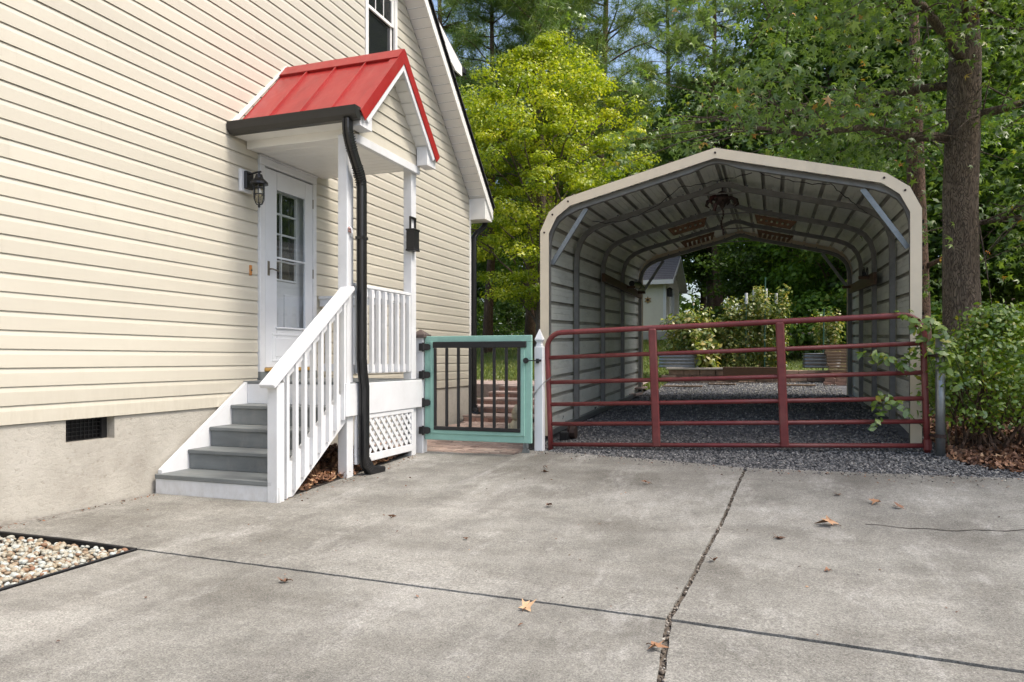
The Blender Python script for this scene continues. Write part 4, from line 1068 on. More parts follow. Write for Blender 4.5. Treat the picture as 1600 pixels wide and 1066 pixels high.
for q in range(9): 
    c = oc+Vector((.012*math.sin(q), .03, -.09-q*.038)); mb.tube([c+Vector((0, 0, .018)), c-Vector((0, 0, .018))], [.014, .010], 6)
part('chain_drop', mb, rustm, ho)
def sag(a, b, d, n=14):
    a = Vector(a); b = Vector(b); return [a.lerp(b, t)+Vector((0, .02*math.sin(t*9), -4*d*t*(1-t)+.008*math.sin(t*31))) for t in np.linspace(0, 1, n)]
single('overhead_cable', MB().tube(sag((-1.9, 8.0, 2.66), (-.95, 8.05, 2.98), .14)+sag((-.95, 8.05, 2.98), (-.2, 8.0, 3.06), .02)[1:], .0045, 5), black, 'thin black cable sagging under the left half of the carport roof', 'cable', (-1, 8, 2.9), 'cables under the carport roof')
single('overhead_cable', MB().tube(sag((-.2, 7.95, 3.08), (.55, 7.9, 2.86), .05)+sag((.55, 7.9, 2.86), (.92, 8.3, 2.62), .02)[1:], .0045, 5), black, 'thin black cable draped under the right half of the carport roof', 'cable', (.4, 8, 2.9), 'cables under the carport roof')
wr = thing('wall_rack', 'brown wooden rack board on the left inside wall of the carport', 'rack', (-2.28, 11.8, 2.3), 'wooden rack boards in the carport')
part('board', MB().box(-2.33, -2.285, 10.4, 13.6, 2.24, 2.36, .004), brownwood, wr)
part('bracket', MB().box(-2.285, -2.16, 12.15, 12.19, 2.30, 2.34).box(-2.285, -2.16, 13.2, 13.24, 2.30, 2.34), brownwood, wr)
rr = thing('rolled_tarp', 'dark rolled bundle lying on the left rack board in the carport', 'bundle', (-2.2, 12.9, 2.37))
part('roll', MB().tube([(-2.22, 12.2, 2.385), (-2.21, 12.8, 2.40), (-2.22, 13.3, 2.39)], [.05, .065, .05], 12), black, rr); part('tie', MB().tube([(-2.212, 12.7, 2.397), (-2.212, 12.73, 2.397)], .069, 12), rustm, rr)
wr = thing('wall_rack', 'brown wooden rack board on the right inside wall of the carport', 'rack', (1.18, 11.6, 2.2), 'wooden rack boards in the carport')
part('board', MB().prism([(1.185, 10.1, 2.05), (1.185, 13.2, 2.20), (1.185, 13.2, 2.33), (1.185, 10.1, 2.20)], (.04, 0, 0)), brownwood, wr)
part('bracket', MB().box(1.06, 1.184, 10.5, 10.54, 2.16, 2.20).box(1.06, 1.184, 12.9, 12.94, 2.26, 2.30), brownwood, wr)
tw = thing('tangled_wire', 'small dark coil of wire on the end of the right rack board', 'wire', (1.12, 10.5, 2.25))
mb = MB()
for q in range(4):
    mb.tube([(1.12+.05*math.sin(q), 10.5+.03*q+(.07+.01*q)*math.cos(a), 2.25+(.05+.008*q)*math.sin(a)) for a in np.linspace(0, 6.3, 14)], .007, 5)
part('coil', mb, black, tw); part('clip', MB().box(1.09, 1.15, 10.44, 10.5, 2.2, 2.24, .004), black, tw)
cl = thing('cable_reel', 'small dark cable reel on the gravel beside the front left carport leg', 'reel', (-2.17, 7.86, .22))
part('box', MB().box(-2.22, -2.12, 7.78, 7.88, .21, .31, .006).box(-2.205, -2.135, 7.774, 7.779, .225, .295), black, cl)
part('drum', MB().tube([(-2.12, 7.9, .30), (-2.06, 7.9, .30)], .075, 12).tube([(-2.14, 7.9, .30), (-2.13, 7.9, .30)], .09, 12), rustm, cl)
def ledge(x): return (7.1-1.25*(x-1.42) if x < 1.9 else 6.5-.12*(x-1.9))+.07*math.sin(x*7)
# gravel
pts = []
while len(pts) < 14000:
    x, y = random.uniform(-2.45, 2.6), random.uniform(6.2, 7.95)
    if y < ytop(x)-.05 or (x > 1.42 and y > ledge(x)+random.uniform(-.1, .15)) : continue
    pts.append((x, y))
while len(pts) < 26000:
    x, y = random.uniform(-2.3, 1.2), 7.95+random.random()**1.4*9; pts.append((x, y))
pts = np.array(pts); P = np.column_stack([pts, gv(pts)+.004])
sz = np.concatenate([RNG.uniform(.013, .034, 14000), RNG.uniform(.016, .036, len(pts)-14000)])
gvar = np.clip(RNG.random(len(P))*.9+np.where(P[:, 1] > 13.95, .3, 0), 0, 1)  # stones past the carport's rear edge painted paler, as a sunlit patch
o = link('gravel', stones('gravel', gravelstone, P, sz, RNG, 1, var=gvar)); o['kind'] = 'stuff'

# ================================================================== PEBBLE BED
ed = thing('garden_edging', 'black plastic edging strip round the pebble bed at the house corner', 'edging', (-3.5, 3.2, 0))
part('edge_strip', MB().prism([(-4.79, 3.245, -.05), (-3.47, 3.245, -.05), (-3.47, 3.245, .012), (-4.0, 3.245, .022), (-4.79, 3.245, .02)], (0, .010, 0)).tube([(-4.79, 3.25, .022), (-4.0, 3.25, .024), (-3.468, 3.25, .013)], .008, 8), edgem, ed)
part('edge_strip', MB().prism([(-3.478, -.5, -.05), (-3.478, 3.244, -.05), (-3.478, 3.244, .012), (-3.478, -.5, .012)], (.006, 0, 0)).tube([(-3.473, -.5, .012), (-3.473, 3.25, .013)], .006, 8), edgem, ed)
struct('pebble_bed_soil', MB().add([(-4.8, -.5, -.03), (-3.47, -.5, -.03), (-3.47, 3.25, -.03), (-4.8, 3.25, -.03)], [(0, 1, 2, 3)]), mulch_soil)
bpy.data.objects['pebble_bed_soil']['kind'] = 'structure'
pp = []
for lay in range(3):
    for _ in range(2300 if lay else 1700):
        pp.append((random.uniform(-4.77, -3.50), random.uniform(.9, 3.22), -.025+lay*.016))
P = np.array(pp); sz = RNG.uniform(.02, .05, len(P))
o = link('pebbles', stones('pebbles', pebblestone, P, sz, RNG, 2, .6, True)); o['kind'] = 'stuff'

# ================================================================== BRICK PATH, STEPS, GARDEN WALL
path = props(link('brick_path', None), kind='structure')
part('bedding', MB().add([(-4.7, 7.2, .085), (-2.44, 7.2, .085), (-2.44, 12.2, .10), (-4.7, 12.2, .10)], [(0, 1, 2, 3)]), pathm, path)
paver_me = MB().box(-.097, .097, -.047, .047, -.03, 0, .006).mesh('paver', paverm)
row = 0; y = 7.235
while y < 11.6:
    x = -4.72+(.1 if row % 2 else 0)
    while x < -2.5:
        if not (y < 7.35 and x > -2.55):
            o = link('paver', paver_me, path, (x+.1+random.uniform(-.004, .004), y, .096+.0025*(y-7.2)+random.uniform(-.005, .006)))
            o.rotation_euler = (random.uniform(-.03, .03), random.uniform(-.02, .02), random.uniform(-.03, .03))
        x += .2
    y += .1 if y < 9.5 else .1; row += 1
gs = thing('garden_steps', 'weathered brick garden steps rising from the path to the lawn', 'steps', (-3.5, 12.6, .1))
brick_me = MB().box(-.105, .105, -.06, .06, -.035, .035, .006).mesh('brick', brickm)
def wallbricks(parent, x0, x1, y, z0, rows, L=.22, H=.078, jitter=.006, depth=None, mesh=None, name='brick'):
    pw = wloc(parent)
    for r_ in range(rows):
        x = x0-(L/2 if r_ % 2 else 0)
        while x < x1:
            o = link(name, mesh or brick_me, parent, Vector((x+L/2+random.uniform(-.004, .004), y+random.uniform(-jitter, jitter), z0+H*(r_+.5)))-pw)
            o.rotation_euler = (0, 0, random.uniform(-.03, .03)); x += L
SY = [10.95, 11.75, 12.35, 12.95, 13.5]
for k, y in enumerate(SY):
    x0, x1 = (-4.76, -3.75) if k == 0 else (-5.1, -2.55)
    z0 = .105+k*.098
    part('mortar_core', MB().box(x0, x1, y+.03, (SY+[14.1])[k+1]+.03, .0, z0+.045), pathm, gs)
    wallbricks(gs, x0+.02, x1-.1, y+.05, z0, 1, .21, .062)
    pw = wloc(gs); x = x0
    while x < x1-.1:
        o = link('step_slab', MB().box(-.2, .2, -.32, .32, -.018, .018, .005).mesh('step_slab', paverm) if x == x0 else o.data, gs, Vector((x+.2, y+.31, z0+.080))-pw); x += .405
struct('landing', MB().add([(-9, 14.1, .60), (-2.4, 14.1, .60), (-2.4, 15.4, .66), (-9, 15.4, .66)], [(0, 1, 2, 3)]).add([(-9, 14.1, .60), (-2.4, 14.1, .60), (-2.4, 14.1, .2), (-9, 14.1, .2)], [(0, 1, 2, 3)]), paverm, path)
dw = thing('dry_stone_wall', 'low dry stone wall of dark flat stones along the right side of the brick path', 'stone wall', (-2.47, 9.6, .1))
part('core', MB().box(-2.46, -2.41, 7.4, 13.8, -.05, .35), stonem, dw)
pw = wloc(dw)
stm = []
for q in range(4):
    T, TF = ico(1); T = T*np.array([.12, .07, .045])+np.random.default_rng(q).normal(size=T.shape)*.008
    stm.append(fastmesh('stone', T, TF, stonem))
for r_ in range(5):
    y = 7.42+(r_ % 2)*.1
    while y < 13.6:
        zb = .06+r_*.078
        if zb < .34+.03*(y-7.4):
            o = link('stone', stm[random.randrange(4)], dw, Vector((-2.47+random.uniform(-.02, .02), y+.1, zb+.03))-pw); o.rotation_euler = (random.uniform(-.1, .1), random.uniform(-.1, .1), 1.57+random.uniform(-.15, .15)); o.scale = (random.uniform(.9, 1.2), 1, random.uniform(.85, 1.2))
        y += .215
gn = thing('garden_figure', 'pale stone garden figure standing by the brick path behind the teal gate', 'garden figure', (-2.98, 8.5, .1))
gc = (-2.98, 8.5, .105)
part('base', MB().lathe([(.085, 0), (.095, .02), (.08, .05), (.06, .06)], gc, 14), plasterornament, gn, smooth=True)
part('body', MB().lathe([(.055, .055), (.085, .10), (.09, .16), (.07, .22), (.045, .255)], gc, 14).tube([(gc[0]-.075, gc[1]-.02, gc[2]+.2), (gc[0]-.09, gc[1]-.07, gc[2]+.14), (gc[0]-.03, gc[1]-.09, gc[2]+.15)], [.025, .024, .02], 8).tube([(gc[0]+.075, gc[1]-.02, gc[2]+.2), (gc[0]+.09, gc[1]-.07, gc[2]+.14), (gc[0]+.03, gc[1]-.09, gc[2]+.15)], [.025, .024, .02], 8), plasterornament, gn, smooth=True)
part('head', MB().lathe([(.02, .25), (.05, .275), (.056, .31), (.05, .34), (.058, .345), (.04, .39), (.015, .44), (.003, .455)], gc, 14), plasterornament, gn, smooth=True)

# ================================================================== BACK GARDEN
sh = thing('garden_shed', 'cream sided shed with a grey shingle gable roof beyond the carport', 'shed', (-6.7, 32.6, 2.0))
X0, X1, Y0, Y1, ZB, ZE_ = -9.4, -4.14, 30.4, 34.9, 1.98, 4.42
RZs_ = 5.52; RYs = 32.65
part('foundation', MB().box(X0-.02, X1+.02, Y0-.02, Y1+.02, ZB-.9, ZB+.28), stuccom, sh)
mb = MB().box(X0, X1-.005, Y0+.005, Y1, ZB+.28, ZE_).prism([(X1-.005, Y0+.005, ZE_), (X1-.005, Y1, ZE_), (X1-.005, RYs, RZs_-.1)], (X0-X1, 0, 0))
bd = part('wall', mb, shedcream, sh)
mb = MB(); z = ZB+.28
while z < ZE_+1.0:
    zt = z+.128
    if z < ZE_-.05: mb.add([(X0, Y0-.012, z), (X1, Y0-.012, z), (X1, Y0-.001, zt), (X0, Y0-.001, zt), (X0, Y0, z), (X1, Y0, z)], [(0, 1, 2, 3), (0, 1, 5, 4)])
    def hw(zz): return Y0 if zz < ZE_ else Y0+(zz-ZE_)/(RZs_-ZE_)*(RYs-Y0)
    a, b = hw(z), hw(zt)
    if b < RYs-.05: mb.add([(X1+.012, a, z), (X1+.012, 2*RYs-a, z), (X1+.001, 2*RYs-b, zt), (X1+.001, b, zt), (X1, a, z), (X1, 2*RYs-a, z)], [(0, 1, 2, 3), (0, 1, 5, 4)])
    z += .127
o = part('siding', mb, shedcream, sh); o['kind'] = 'stuff'
part('corner_trim', MB().box(X1-.10, X1+.02, Y0-.02, Y0+.10, ZB+.28, ZE_), vinylwhite, sh)
part('corner_trim', MB().box(X1-.10, X1+.02, Y1-.10, Y1+.02, ZB+.28, ZE_), vinylwhite, sh)
part('corner_trim', MB().box(X0-.02, X0+.1, Y0-.02, Y0+.10, ZB+.28, ZE_), vinylwhite, sh)
rs = (RZs_-ZE_)/(RYs-Y0)
def rzz(y): return RZs_-abs(y-RYs)*rs
rf = part('roof', MB().prism([(X1+.34, RYs, RZs_+.12), (X1+.34, Y1+.35, rzz(Y1+.35)+.12), (X1+.34, Y1+.35, rzz(Y1+.35)), (X1+.34, RYs, RZs_), (X1+.34, Y0-.35, rzz(Y0-.35)), (X1+.34, Y0-.35, rzz(Y0-.35)+.12)], (X0-X1-.68, 0, 0)), greyshingle, sh)
mb = MB()
for k in range(13):
    y0 = RYs-.2*k; y1 = y0-.21
    mb.add([(X1+.35, y0, rzz(y0)+.124), (X0-.35, y0, rzz(y0)+.124), (X0-.35, y1, rzz(y1)+.14), (X1+.35, y1, rzz(y1)+.14), (X1+.35, y1, rzz(y1)+.12), (X0-.35, y1, rzz(y1)+.12)], [(0, 1, 2, 3), (2, 3, 4, 5)])
o = part('shingle', mb, greyshingle, rf); o['kind'] = 'stuff'
part('eave_fascia', MB().box(X0-.36, X1+.36, Y0-.375, Y0-.35, rzz(Y0-.35)-.06, rzz(Y0-.35)+.12), vinylwhite, sh)
for sg in (-1, 1):
    ye = RYs+sg*(RYs-Y0+.35)
    part('rake_fascia', MB().prism([(X1+.345, RYs, RZs_+.115), (X1+.345, ye, rzz(ye)+.115), (X1+.345, ye, rzz(ye)-.05), (X1+.345, RYs, RZs_-.05)], (.02, 0, 0)), vinylwhite, sh)
    part('rake_soffit', MB().prism([(X1+.014, RYs, RZs_-.01), (X1+.014, ye, rzz(ye)-.01), (X1+.014, ye, rzz(ye)-.03), (X1+.014, RYs, RZs_-.03)], (.32, 0, 0)), vinylwhite, sh)
dr = part('door', MB().box(X1+.0, X1+.03, 31.75, 32.75, ZB+.28, ZB+2.0), doorpaint, sh)
part('door_trim', MB().box(X1, X1+.05, 31.6, 31.74, ZB+.28, ZB+2.15).box(X1, X1+.05, 32.76, 32.9, ZB+.28, ZB+2.15).box(X1, X1+.05, 31.741, 32.759, ZB+2.01, ZB+2.15), vinylwhite, sh)
part('handle', MB().tube([(X1+.03, 31.85, ZB+1.1), (X1+.08, 31.85, ZB+1.1)], .03, 8), brass, dr)
sl2 = thing('shed_lantern', 'black square lantern on the shed corner near its door', 'lantern', (X1+.05, 30.85, 3.95))
part('cage', MB().box(X1+.02, X1+.22, 30.72, 30.92, 3.72, 4.02, .01), black, sl2); part('hood', MB().lathe([(.19, 0), (.03, .1)], (X1+.12, 30.82, 4.02), 4, math.pi/4), black, sl2)
ws = thing('wall_star', 'small brown star-shaped ornament on the cream shed wall', 'ornament', (-4.85, 30.37, 3.6))
mb = MB(); sp_ = [(-4.86+(.16 if q % 2 == 0 else .075)*math.sin(q*math.pi/6), 30.378, 3.58+(.16 if q % 2 == 0 else .075)*math.cos(q*math.pi/6)) for q in range(12)]
part('petals', mb.prism(sp_, (0, -.03, 0)), oak, ws); part('centre', MB().tube([(-4.86, 30.35, 3.58), (-4.86, 30.32, 3.58)], .05, 8), rustm, ws)
# low retaining wall of blocks
rw = thing('retaining_wall', 'low wall of tan and red garden blocks at the end of the gravel', 'garden wall', (0, 16.9, .5))
block_me = MB().box(-.165, .165, -.09, .09, -.058, .058, .01).mesh('block', paint('garden_block', (.44, .30, .215), .9, .35, 9, bstr=.5, rnd=.5, dirt=(.35, .32, .28), dirt_amt=.5))
wallbricks(rw, -2.2, 1.7, 16.75, .52, 3, .34, .122, .012, mesh=block_me, name='block')
part('cap_slab', MB().box(-2.25, -1.0, 16.58, 16.9, .888, .93, .008), paint('pale_cap_stone', (.5, .45, .38), .8, .2, 9, bstr=.3), rw)
part('earth_fill', MB().box(-2.2, 1.7, 16.86, 18.8, .3, .86), mulch_soil, rw)
tb = single('timber_edging', MB().box(-1.02, .12, 16.50, 16.57, .70, .95, .008), brownwood, 'brown timber board edging the raised bed at the end of the gravel', 'timber', (-.4, 16.5, .7))
for (nm, x, y, z, l_) in (('with curling squash leaves beyond the carport, left one', -1.98, 16.95, .93, .92), ('behind the brick pile, right one', 1.0, 17.2, .93, .75)):
    t = thing('corrugated_planter', 'corrugated galvanised raised planter '+nm, 'planter', (x, y, z), 'corrugated planters')
    V = []; F = []; n = 40
    zs = np.linspace(0, .30, 25)
    for q, zz in enumerate(zs):
        for j in range(n):
            a = 2*math.pi*j/n; c_, s_ = math.cos(a), math.sin(a); rr = .5/((abs(c_)**6+abs(s_)**6)**(1/6))+.012*math.sin(zz/.30*2*math.pi*4)
            V.append((x+c_*rr*l_, y+s_*rr*.6, z+zz))
    for q in range(len(zs)-1):
        for j in range(n): F.append((q*n+j, q*n+(j+1) % n, (q+1)*n+(j+1) % n, (q+1)*n+j))
    part('wall', MB().add(V, F), galv, t, smooth=True)
    part('rim', MB().tube([(x+math.cos(a)*.505*l_/((abs(math.cos(a))**6+abs(math.sin(a))**6)**(1/6)), y+math.sin(a)*.505*.6/((abs(math.cos(a))**6+abs(math.sin(a))**6)**(1/6)), z+.305) for a in np.linspace(0, 2*math.pi, 41)], .012, 6, False), galv, t)
    part('soil', MB().add([(x+math.cos(a)*.48*l_, y+math.sin(a)*.29, z+.25) for a in np.linspace(0, 6.1, 16)], [tuple(range(16))]), mulch_soil, t)
bp = thing('brick_pile', 'stepped pile of stacked bricks and boards at the right end of the garden wall', 'brick pile', (1.35, 16.2, .5))
pw = wloc(bp)
plank_me = MB().box(-.28, .28, -.12, .12, -.026, .026, .004).mesh('plank', timberm)
for k in range(4):
    for q in range(3-(k > 2)):
        o = link('brick', brick_me, bp, Vector((1.08+q*.22+random.uniform(-.02, .02), 16.0, .55+k*.075))-pw); o.rotation_euler = (0, 0, random.uniform(-.08, .08))
for k in range(10):
    o = link('plank', plank_me, bp, Vector((1.40-.012*k+random.uniform(-.02, .02), 16.5+.02*k, .82+k*.062))-pw); o.rotation_euler = (0, 0, random.uniform(-.05, .05))
part('support', MB().box(1.1, 1.66, 16.35, 16.7, .45, .79), timberm, bp)
for k, (x, y, ln, rz) in enumerate(((-1.75, 15.4, .8, .05), (-1.0, 15.9, .55, -.1), (.45, 15.6, .7, .12))):
    single('scrap_board', MB().obox(Matrix.Translation((x, y, g(x, y)+.03)) @ Matrix.Rotation(rz, 4, 'Z'), ln, .13, .03, .004), timberm, ('grey board lying on the gravel left of the others', 'short board on the gravel by the block wall', 'board on the gravel beside the brick pile')[k], 'board', (x, y, g(x, y)), 'boards lying on the gravel')
stakes = [(-1.72, 17.1, 2.35, 0), (-.17, 17.3, 2.9, 0), (1.02, 17.0, 2.15, 0), (-.42, 17.6, 2.70, 1), (-.58, 17.4, 2.62, 1), (-.16, 17.55, 2.72, 1), (.06, 17.7, 2.62, 1)]
stl = ['dark green plant stake above the left corrugated planter', 'tall dark plant stake in the middle of the tomato plants', 'dark plant stake by the right corrugated planter', 'white capped stake second from the left in the tomato plants', 'white capped stake leftmost in the tomato plants', 'white capped stake third from the left, tallest of the row', 'white capped stake rightmost in the tomato plants']
for k, (x, y, zt, wv) in enumerate(stakes):
    t = thing('plant_stake', stl[k], 'stake', (x, y, .85), 'garden stakes')
    part('pole', MB().tube([(x, y, .7), (x+.02, y, zt-.25 if wv else zt)], .016, 6), hosem, t)
    if wv: part('white_cap', MB().tube([(x+.02, y, zt-.25), (x+.022, y, zt)], .032, 8), white, t)
    else: part('tip', MB().tube([(x+.02, y, zt), (x+.021, y, zt+.05)], .02, 8), creamtrim if k == 0 else hosem, t)
# vegetable plants
def veg(name, label, c, rx, ry, h, nleaf, size, m=None, seed=0, cat='plant', group=None, T=QT, TF=QF, stems=7):
    rng = np.random.default_rng(seed)
    t = thing(name, label, cat, c, group)
    st_ = MB(); cents = []; 
    for q in range(stems):
        a = rng.uniform(0, 6.28); r = rng.uniform(.1, .9)
        tip = Vector((c[0]+math.cos(a)*rx*r, c[1]+math.sin(a)*ry*r, c[2]+h*rng.uniform(.65, 1.0)))
        base = Vector((c[0]+math.cos(a)*rx*r*.5, c[1]+math.sin(a)*ry*r*.5, c[2]-.06))
        mid = base.lerp(tip, .5)+Vector((rng.normal()*.08, rng.normal()*.08, .05))
        st_.tube([base, mid, tip], [.012, .009, .004], 5)
        for u in np.linspace(.12, 1, 7):
            p = base.lerp(mid, u*2) if u < .5 else mid.lerp(tip, u*2-1); cents.append(p[:])
    part('stem', st_, paint('stem_green', (.10, .13, .04), .8) if 'stem_green' not in MATS else MATS['stem_green'], t)
    cents = np.array(cents); per = max(1, nleaf//len(cents))
    P, N_ = clumps(cents, np.full(len(cents), min(rx, h)*.42), per, rng, .9)
    P[:, 2] = np.maximum(P[:, 2], c[2]+.01)
    me = leafmesh('foliage', m or vegleaf, P-np.array(c), N_, rng.uniform(.6, 1.3, len(P))*size, T, TF, rng)
    link('foliage', me, t); return t
veg('squash_plant', 'bushy yellow-green plant growing over the left corrugated planter', (-1.75, 17.1, 1.15), .55, .35, 1.15, 1500, .11, seed=1, T=OT, TF=OF)
veg('squash_plant', 'broad-leaved squash hanging over the planter edge beside the block wall', (-1.35, 16.85, .95), .35, .28, .55, 420, .17, seed=2, T=OT, TF=OF)
veg('tomato_plant', 'tall yellowing tomato plant with white stakes behind the timber board, left half', (-.68, 17.5, .86), .55, .4, 1.65, 3600, .075, seed=3)
veg('tomato_plant', 'tall tangled tomato plant with white stakes behind the timber board, right half', (-.02, 17.6, .86), .5, .4, 1.8, 3600, .075, seed=4)
veg('tomato_plant', 'reddish thin tomato plant by the right corrugated planter and brick pile', (1.15, 17.3, 1.0), .5, .35, 1.1, 1800, .075, seed=5)
veg('pepper_plant', 'leafy yellow drooping plant between the squash and the tomatoes', (-1.22, 17.6, .9), .35, .3, 1.25, 1100, .12, seed=6, T=OT, TF=OF)

# ================================================================== TREES
def trunk_tube(mb, pts, r0, r1, n=10, rng=None, wob=.03, flare=0):
    m = len(pts); rr = [r0+(r1-r0)*(i/(m-1)) for i in range(m)]
    if flare: rr[0] *= 1+flare; rr[1] *= 1+flare*.35
    mb.tube(pts, rr, n)
def curve(a, b, n, rng, wob):
    a = Vector(a); b = Vector(b); L = (b-a).length; out = []
    o = Vector((0, 0, 0))
    for i in range(n+1):
        t = i/n; out.append(a.lerp(b, t)+o)
        if 0 < i+1 < n: o += Vector(rng.normal(size=3)*wob*L/n)
        else: o *= .4
    return out
def broadleaf(seed, h, R_, zb, ncl, nl, ls, m, r0=.2, flat=.6, T=QT, TF=QF, crad=(.5, 1.0), limbs=9, shape=1.0, name='crown', bm_=None):
    """crown: leaf clumps through an ovoid volume, limbs reaching into it"""
    rng = np.random.default_rng(seed); mb = MB()
    tr = curve((0, 0, -.3), (rng.normal()*.35, rng.normal()*.35, h*.92), 9, rng, .06)
    trunk_tube(mb, tr, r0, r0*.18, 10, flare=.35)
    C = []
    while len(C) < ncl:
        p = rng.uniform(-1, 1, 3); d = np.linalg.norm(p)
        if d > 1 or (d < .45 and rng.random() < .75): continue
        zz = (p[2]+1)/2
        wv = (math.sin(math.pi*min(1, zz**.8*.93+.07)))**.6*shape+(1-shape)
        C.append((p[0]*R_*wv*rng.uniform(.85, 1.15), p[1]*R_*wv*rng.uniform(.85, 1.15), zb+zz*(h-zb)))
    C = np.array(C)
    for q in range(limbs):
        i = rng.integers(0, ncl); c = C[i]; zt = min(h*.85, max(zb*.75, c[2]-np.hypot(c[0], c[1])*.6))
        k = int(zt/h*9.0); st_ = tr[min(9, max(1, k))]
        trunk_tube(mb, curve(st_, c, 6, rng, .12), r0*.32*(1-zt/h*.6), .018, 6)
    for i in range(0, ncl, 3):
        c = C[i]; a = c*np.array([.55, .55, 1])-np.array([0, 0, .5]); mb.tube(curve(a, c, 3, rng, .1), [.03, .02, .014, .006], 4, False)
    P, N_ = clumps(C, rng.uniform(crad[0], crad[1], ncl), nl, rng, flat)
    var = np.clip(rng.normal(.45, .2, len(P))+np.repeat(rng.normal(0, .15, ncl), nl), 0, 1)
    return mb.mesh('trunk', bm_ or bark, smooth=True), leafmesh(name, m, P, N_, rng.uniform(.65, 1.3, len(P))*ls, T, TF, rng, var)
def plant_tree(meshes, name, label, cat, x, y, rot=0, sc=1, group=None, dz=0):
    t = thing(name, label, cat, (x, y, g(x, y)+dz), group)
    t.rotation_euler = (0, 0, rot); t.scale = (sc, sc, sc)
    link('trunk', meshes[0], t); link('crown', meshes[1], t); return t
# the yellow-green tree beside the house
ym = broadleaf(11, 10.0, 3.85, 1.5, 330, 230, .095, yellowleaf, .17, .38, crad=(.3, .8), limbs=16, shape=.75)
plant_tree(ym, 'yellow_tree', 'large yellow-green broadleaf tree between the house and the carport', 'tree', -6.7, 21.2)
# pines
NT = []
rngp = np.random.default_rng(5)
for q in range(16):
    d = unit(rngp.normal(size=3)+np.array([0, 0, .5])); s_ = unit(np.cross(d, rngp.normal(size=3)))*.018
    NT.append([s_, d*rngp.uniform(.75, 1.1), -s_])
NT = np.array(NT).reshape(-1, 3); NF = np.arange(len(NT)).reshape(-1, 3)
def pine(seed, h, zb, spread):
    rng = np.random.default_rng(seed); mb = MB()
    tr = curve((0, 0, -.3), (rng.normal()*.3, rng.normal()*.3, h), 10, rng, .025)
    trunk_tube(mb, tr, .21, .03, 10, flare=.25)
    P = []; z = zb
    while z < h-.3:
        u = (z-zb)/(h-zb); L0 = spread*(1-u)**.75*(.55+.45*min(1, u*5))+.4
        for q in range(rng.integers(3, 6)):
            a = rng.uniform(0, 6.28); L = L0*rng.uniform(.55, 1.15)
            st_ = Vector(np.array(tr[min(9, int(z/h*10))])*1.0); st_.z = z
            tip = st_+Vector((math.cos(a)*L, math.sin(a)*L, L*rng.uniform(.0, .35)))
            c = curve(st_, tip, 5, rng, .12); mb.tube(c, [.05*(1-u*.6), .04*(1-u*.6), .03, .02, .014, .006], 5, False)
            for w_ in range(int(10+L*19)):
                t = rng.uniform(.35, 1.02); k = min(4, int(t*5)); p = c[k].lerp(c[k+1], min(1, t*5-k))
                P.append(np.array(p)+rng.normal(size=3)*np.array([.24, .24, .13])*(.5+L*.2))
        z += rng.uniform(.4, .75)
    P = np.array(P); n = rng.normal(size=P.shape)*.6+np.array([0, 0, 1.0])
    return mb.mesh('trunk', cedarbark, smooth=True), leafmesh('crown', pineleaf, P, n, rng.uniform(.26, .5, len(P)), NT, NF, rng, np.clip(rng.normal(.5, .22, len(P)), 0, 1))
pms = [pine(21, 19, 5.5, 3.4), pine(22, 21, 7, 3.0), pine(23, 17, 4.5, 3.2)]
PN = [(-5.9, 26.2, 0, 1.0, 'tall pine with a crooked dark trunk rising behind the yellow tree'), (-9.4, 31, 1, 1.0, 'tall pine left of the others, above the roof edge'),
      (-5.0, 37.5, 2, 1.2, 'pine between the yellow tree and the sweetgum branches'), (-13.4, 28.5, 2, 1.15, 'pine nearest the house roof'), (-2.2, 33.5, 1, .95, 'slender pine over the carport ridge')]
for k, (x, y, v_, s_, lb) in enumerate(PN): plant_tree(pms[v_], 'pine_tree', lb, 'pine', x, y, k*1.7, s_, 'pines behind the yellow tree')
# wood behind: three shapes of broadleaf trees
bms = [broadleaf(31, 17, 4.6, 3.0, 300, 120, .21, darkleaf, .24, .5, crad=(.8, 1.5)), broadleaf(32, 14, 4.0, 2.5, 280, 120, .19, greenleaf, .18, .5, crad=(.7, 1.3)), broadleaf(33, 20, 4.8, 5.0, 300, 120, .22, darkleaf, .27, .55, crad=(.8, 1.6))]
lowm = [broadleaf(35, 7.5, 3.0, 1.0, 190, 90, .17, greenleaf, .10, .45, crad=(.5, 1.0), limbs=8), broadleaf(36, 6.5, 2.8, .6, 180, 90, .16, darkleaf, .09, .45, crad=(.5, 1.0), limbs=8)]
FT = [(-2.8, 36, 0, .8, 'mid-height dark tree between the pines above the carport ridge'), (-7.0, 37.5, 1, .95, 'mid-height green tree between the pines, right of the yellow tree'), (-11, 38.5, 0, .85, 'mid-height dark tree between the pines, behind the yellow tree top'), (-16, 41, 2, .68, 'dark tree seen low between the house gutter and the yellow tree'), (-11.5, 40, 0, .62, 'dark tree showing through the lower left of the yellow tree'), (-7.5, 44, 2, .62, 'dark rounded tree between the yellow tree and the carport ridge'),
      (-3.5, 41, 0, .75, 'dark tree just over the highest point of the carport roof'), (.5, 37, 1, 1.05, 'mid green tree half hidden by the sweetgum branches over the carport'), (3.5, 40, 2, 1.05, 'tall dark tree topping the sweetgum branches over the right carport slope'),
      (6.5, 36, 0, 1.1, 'dark tree just behind the big sweetgum trunk'), (9.0, 35, 2, 1.0, 'tall dark tree right of the sweetgum trunk, farther back'), (6.2, 29, 2, .9, 'tall dark tree whose crown frames the upper sweetgum trunk'), (2.4, 31.5, 0, 1.0, 'broad dark tree behind the sweetgum leaves above the carport')]
for k, (x, y, v_, sc_, lb) in enumerate(FT):
    plant_tree(bms[v_], 'woodland_tree', lb, 'tree', x, y, (k+1)*2.3, sc_, 'woodland trees behind the garden')
rng = np.random.default_rng(90); C = []
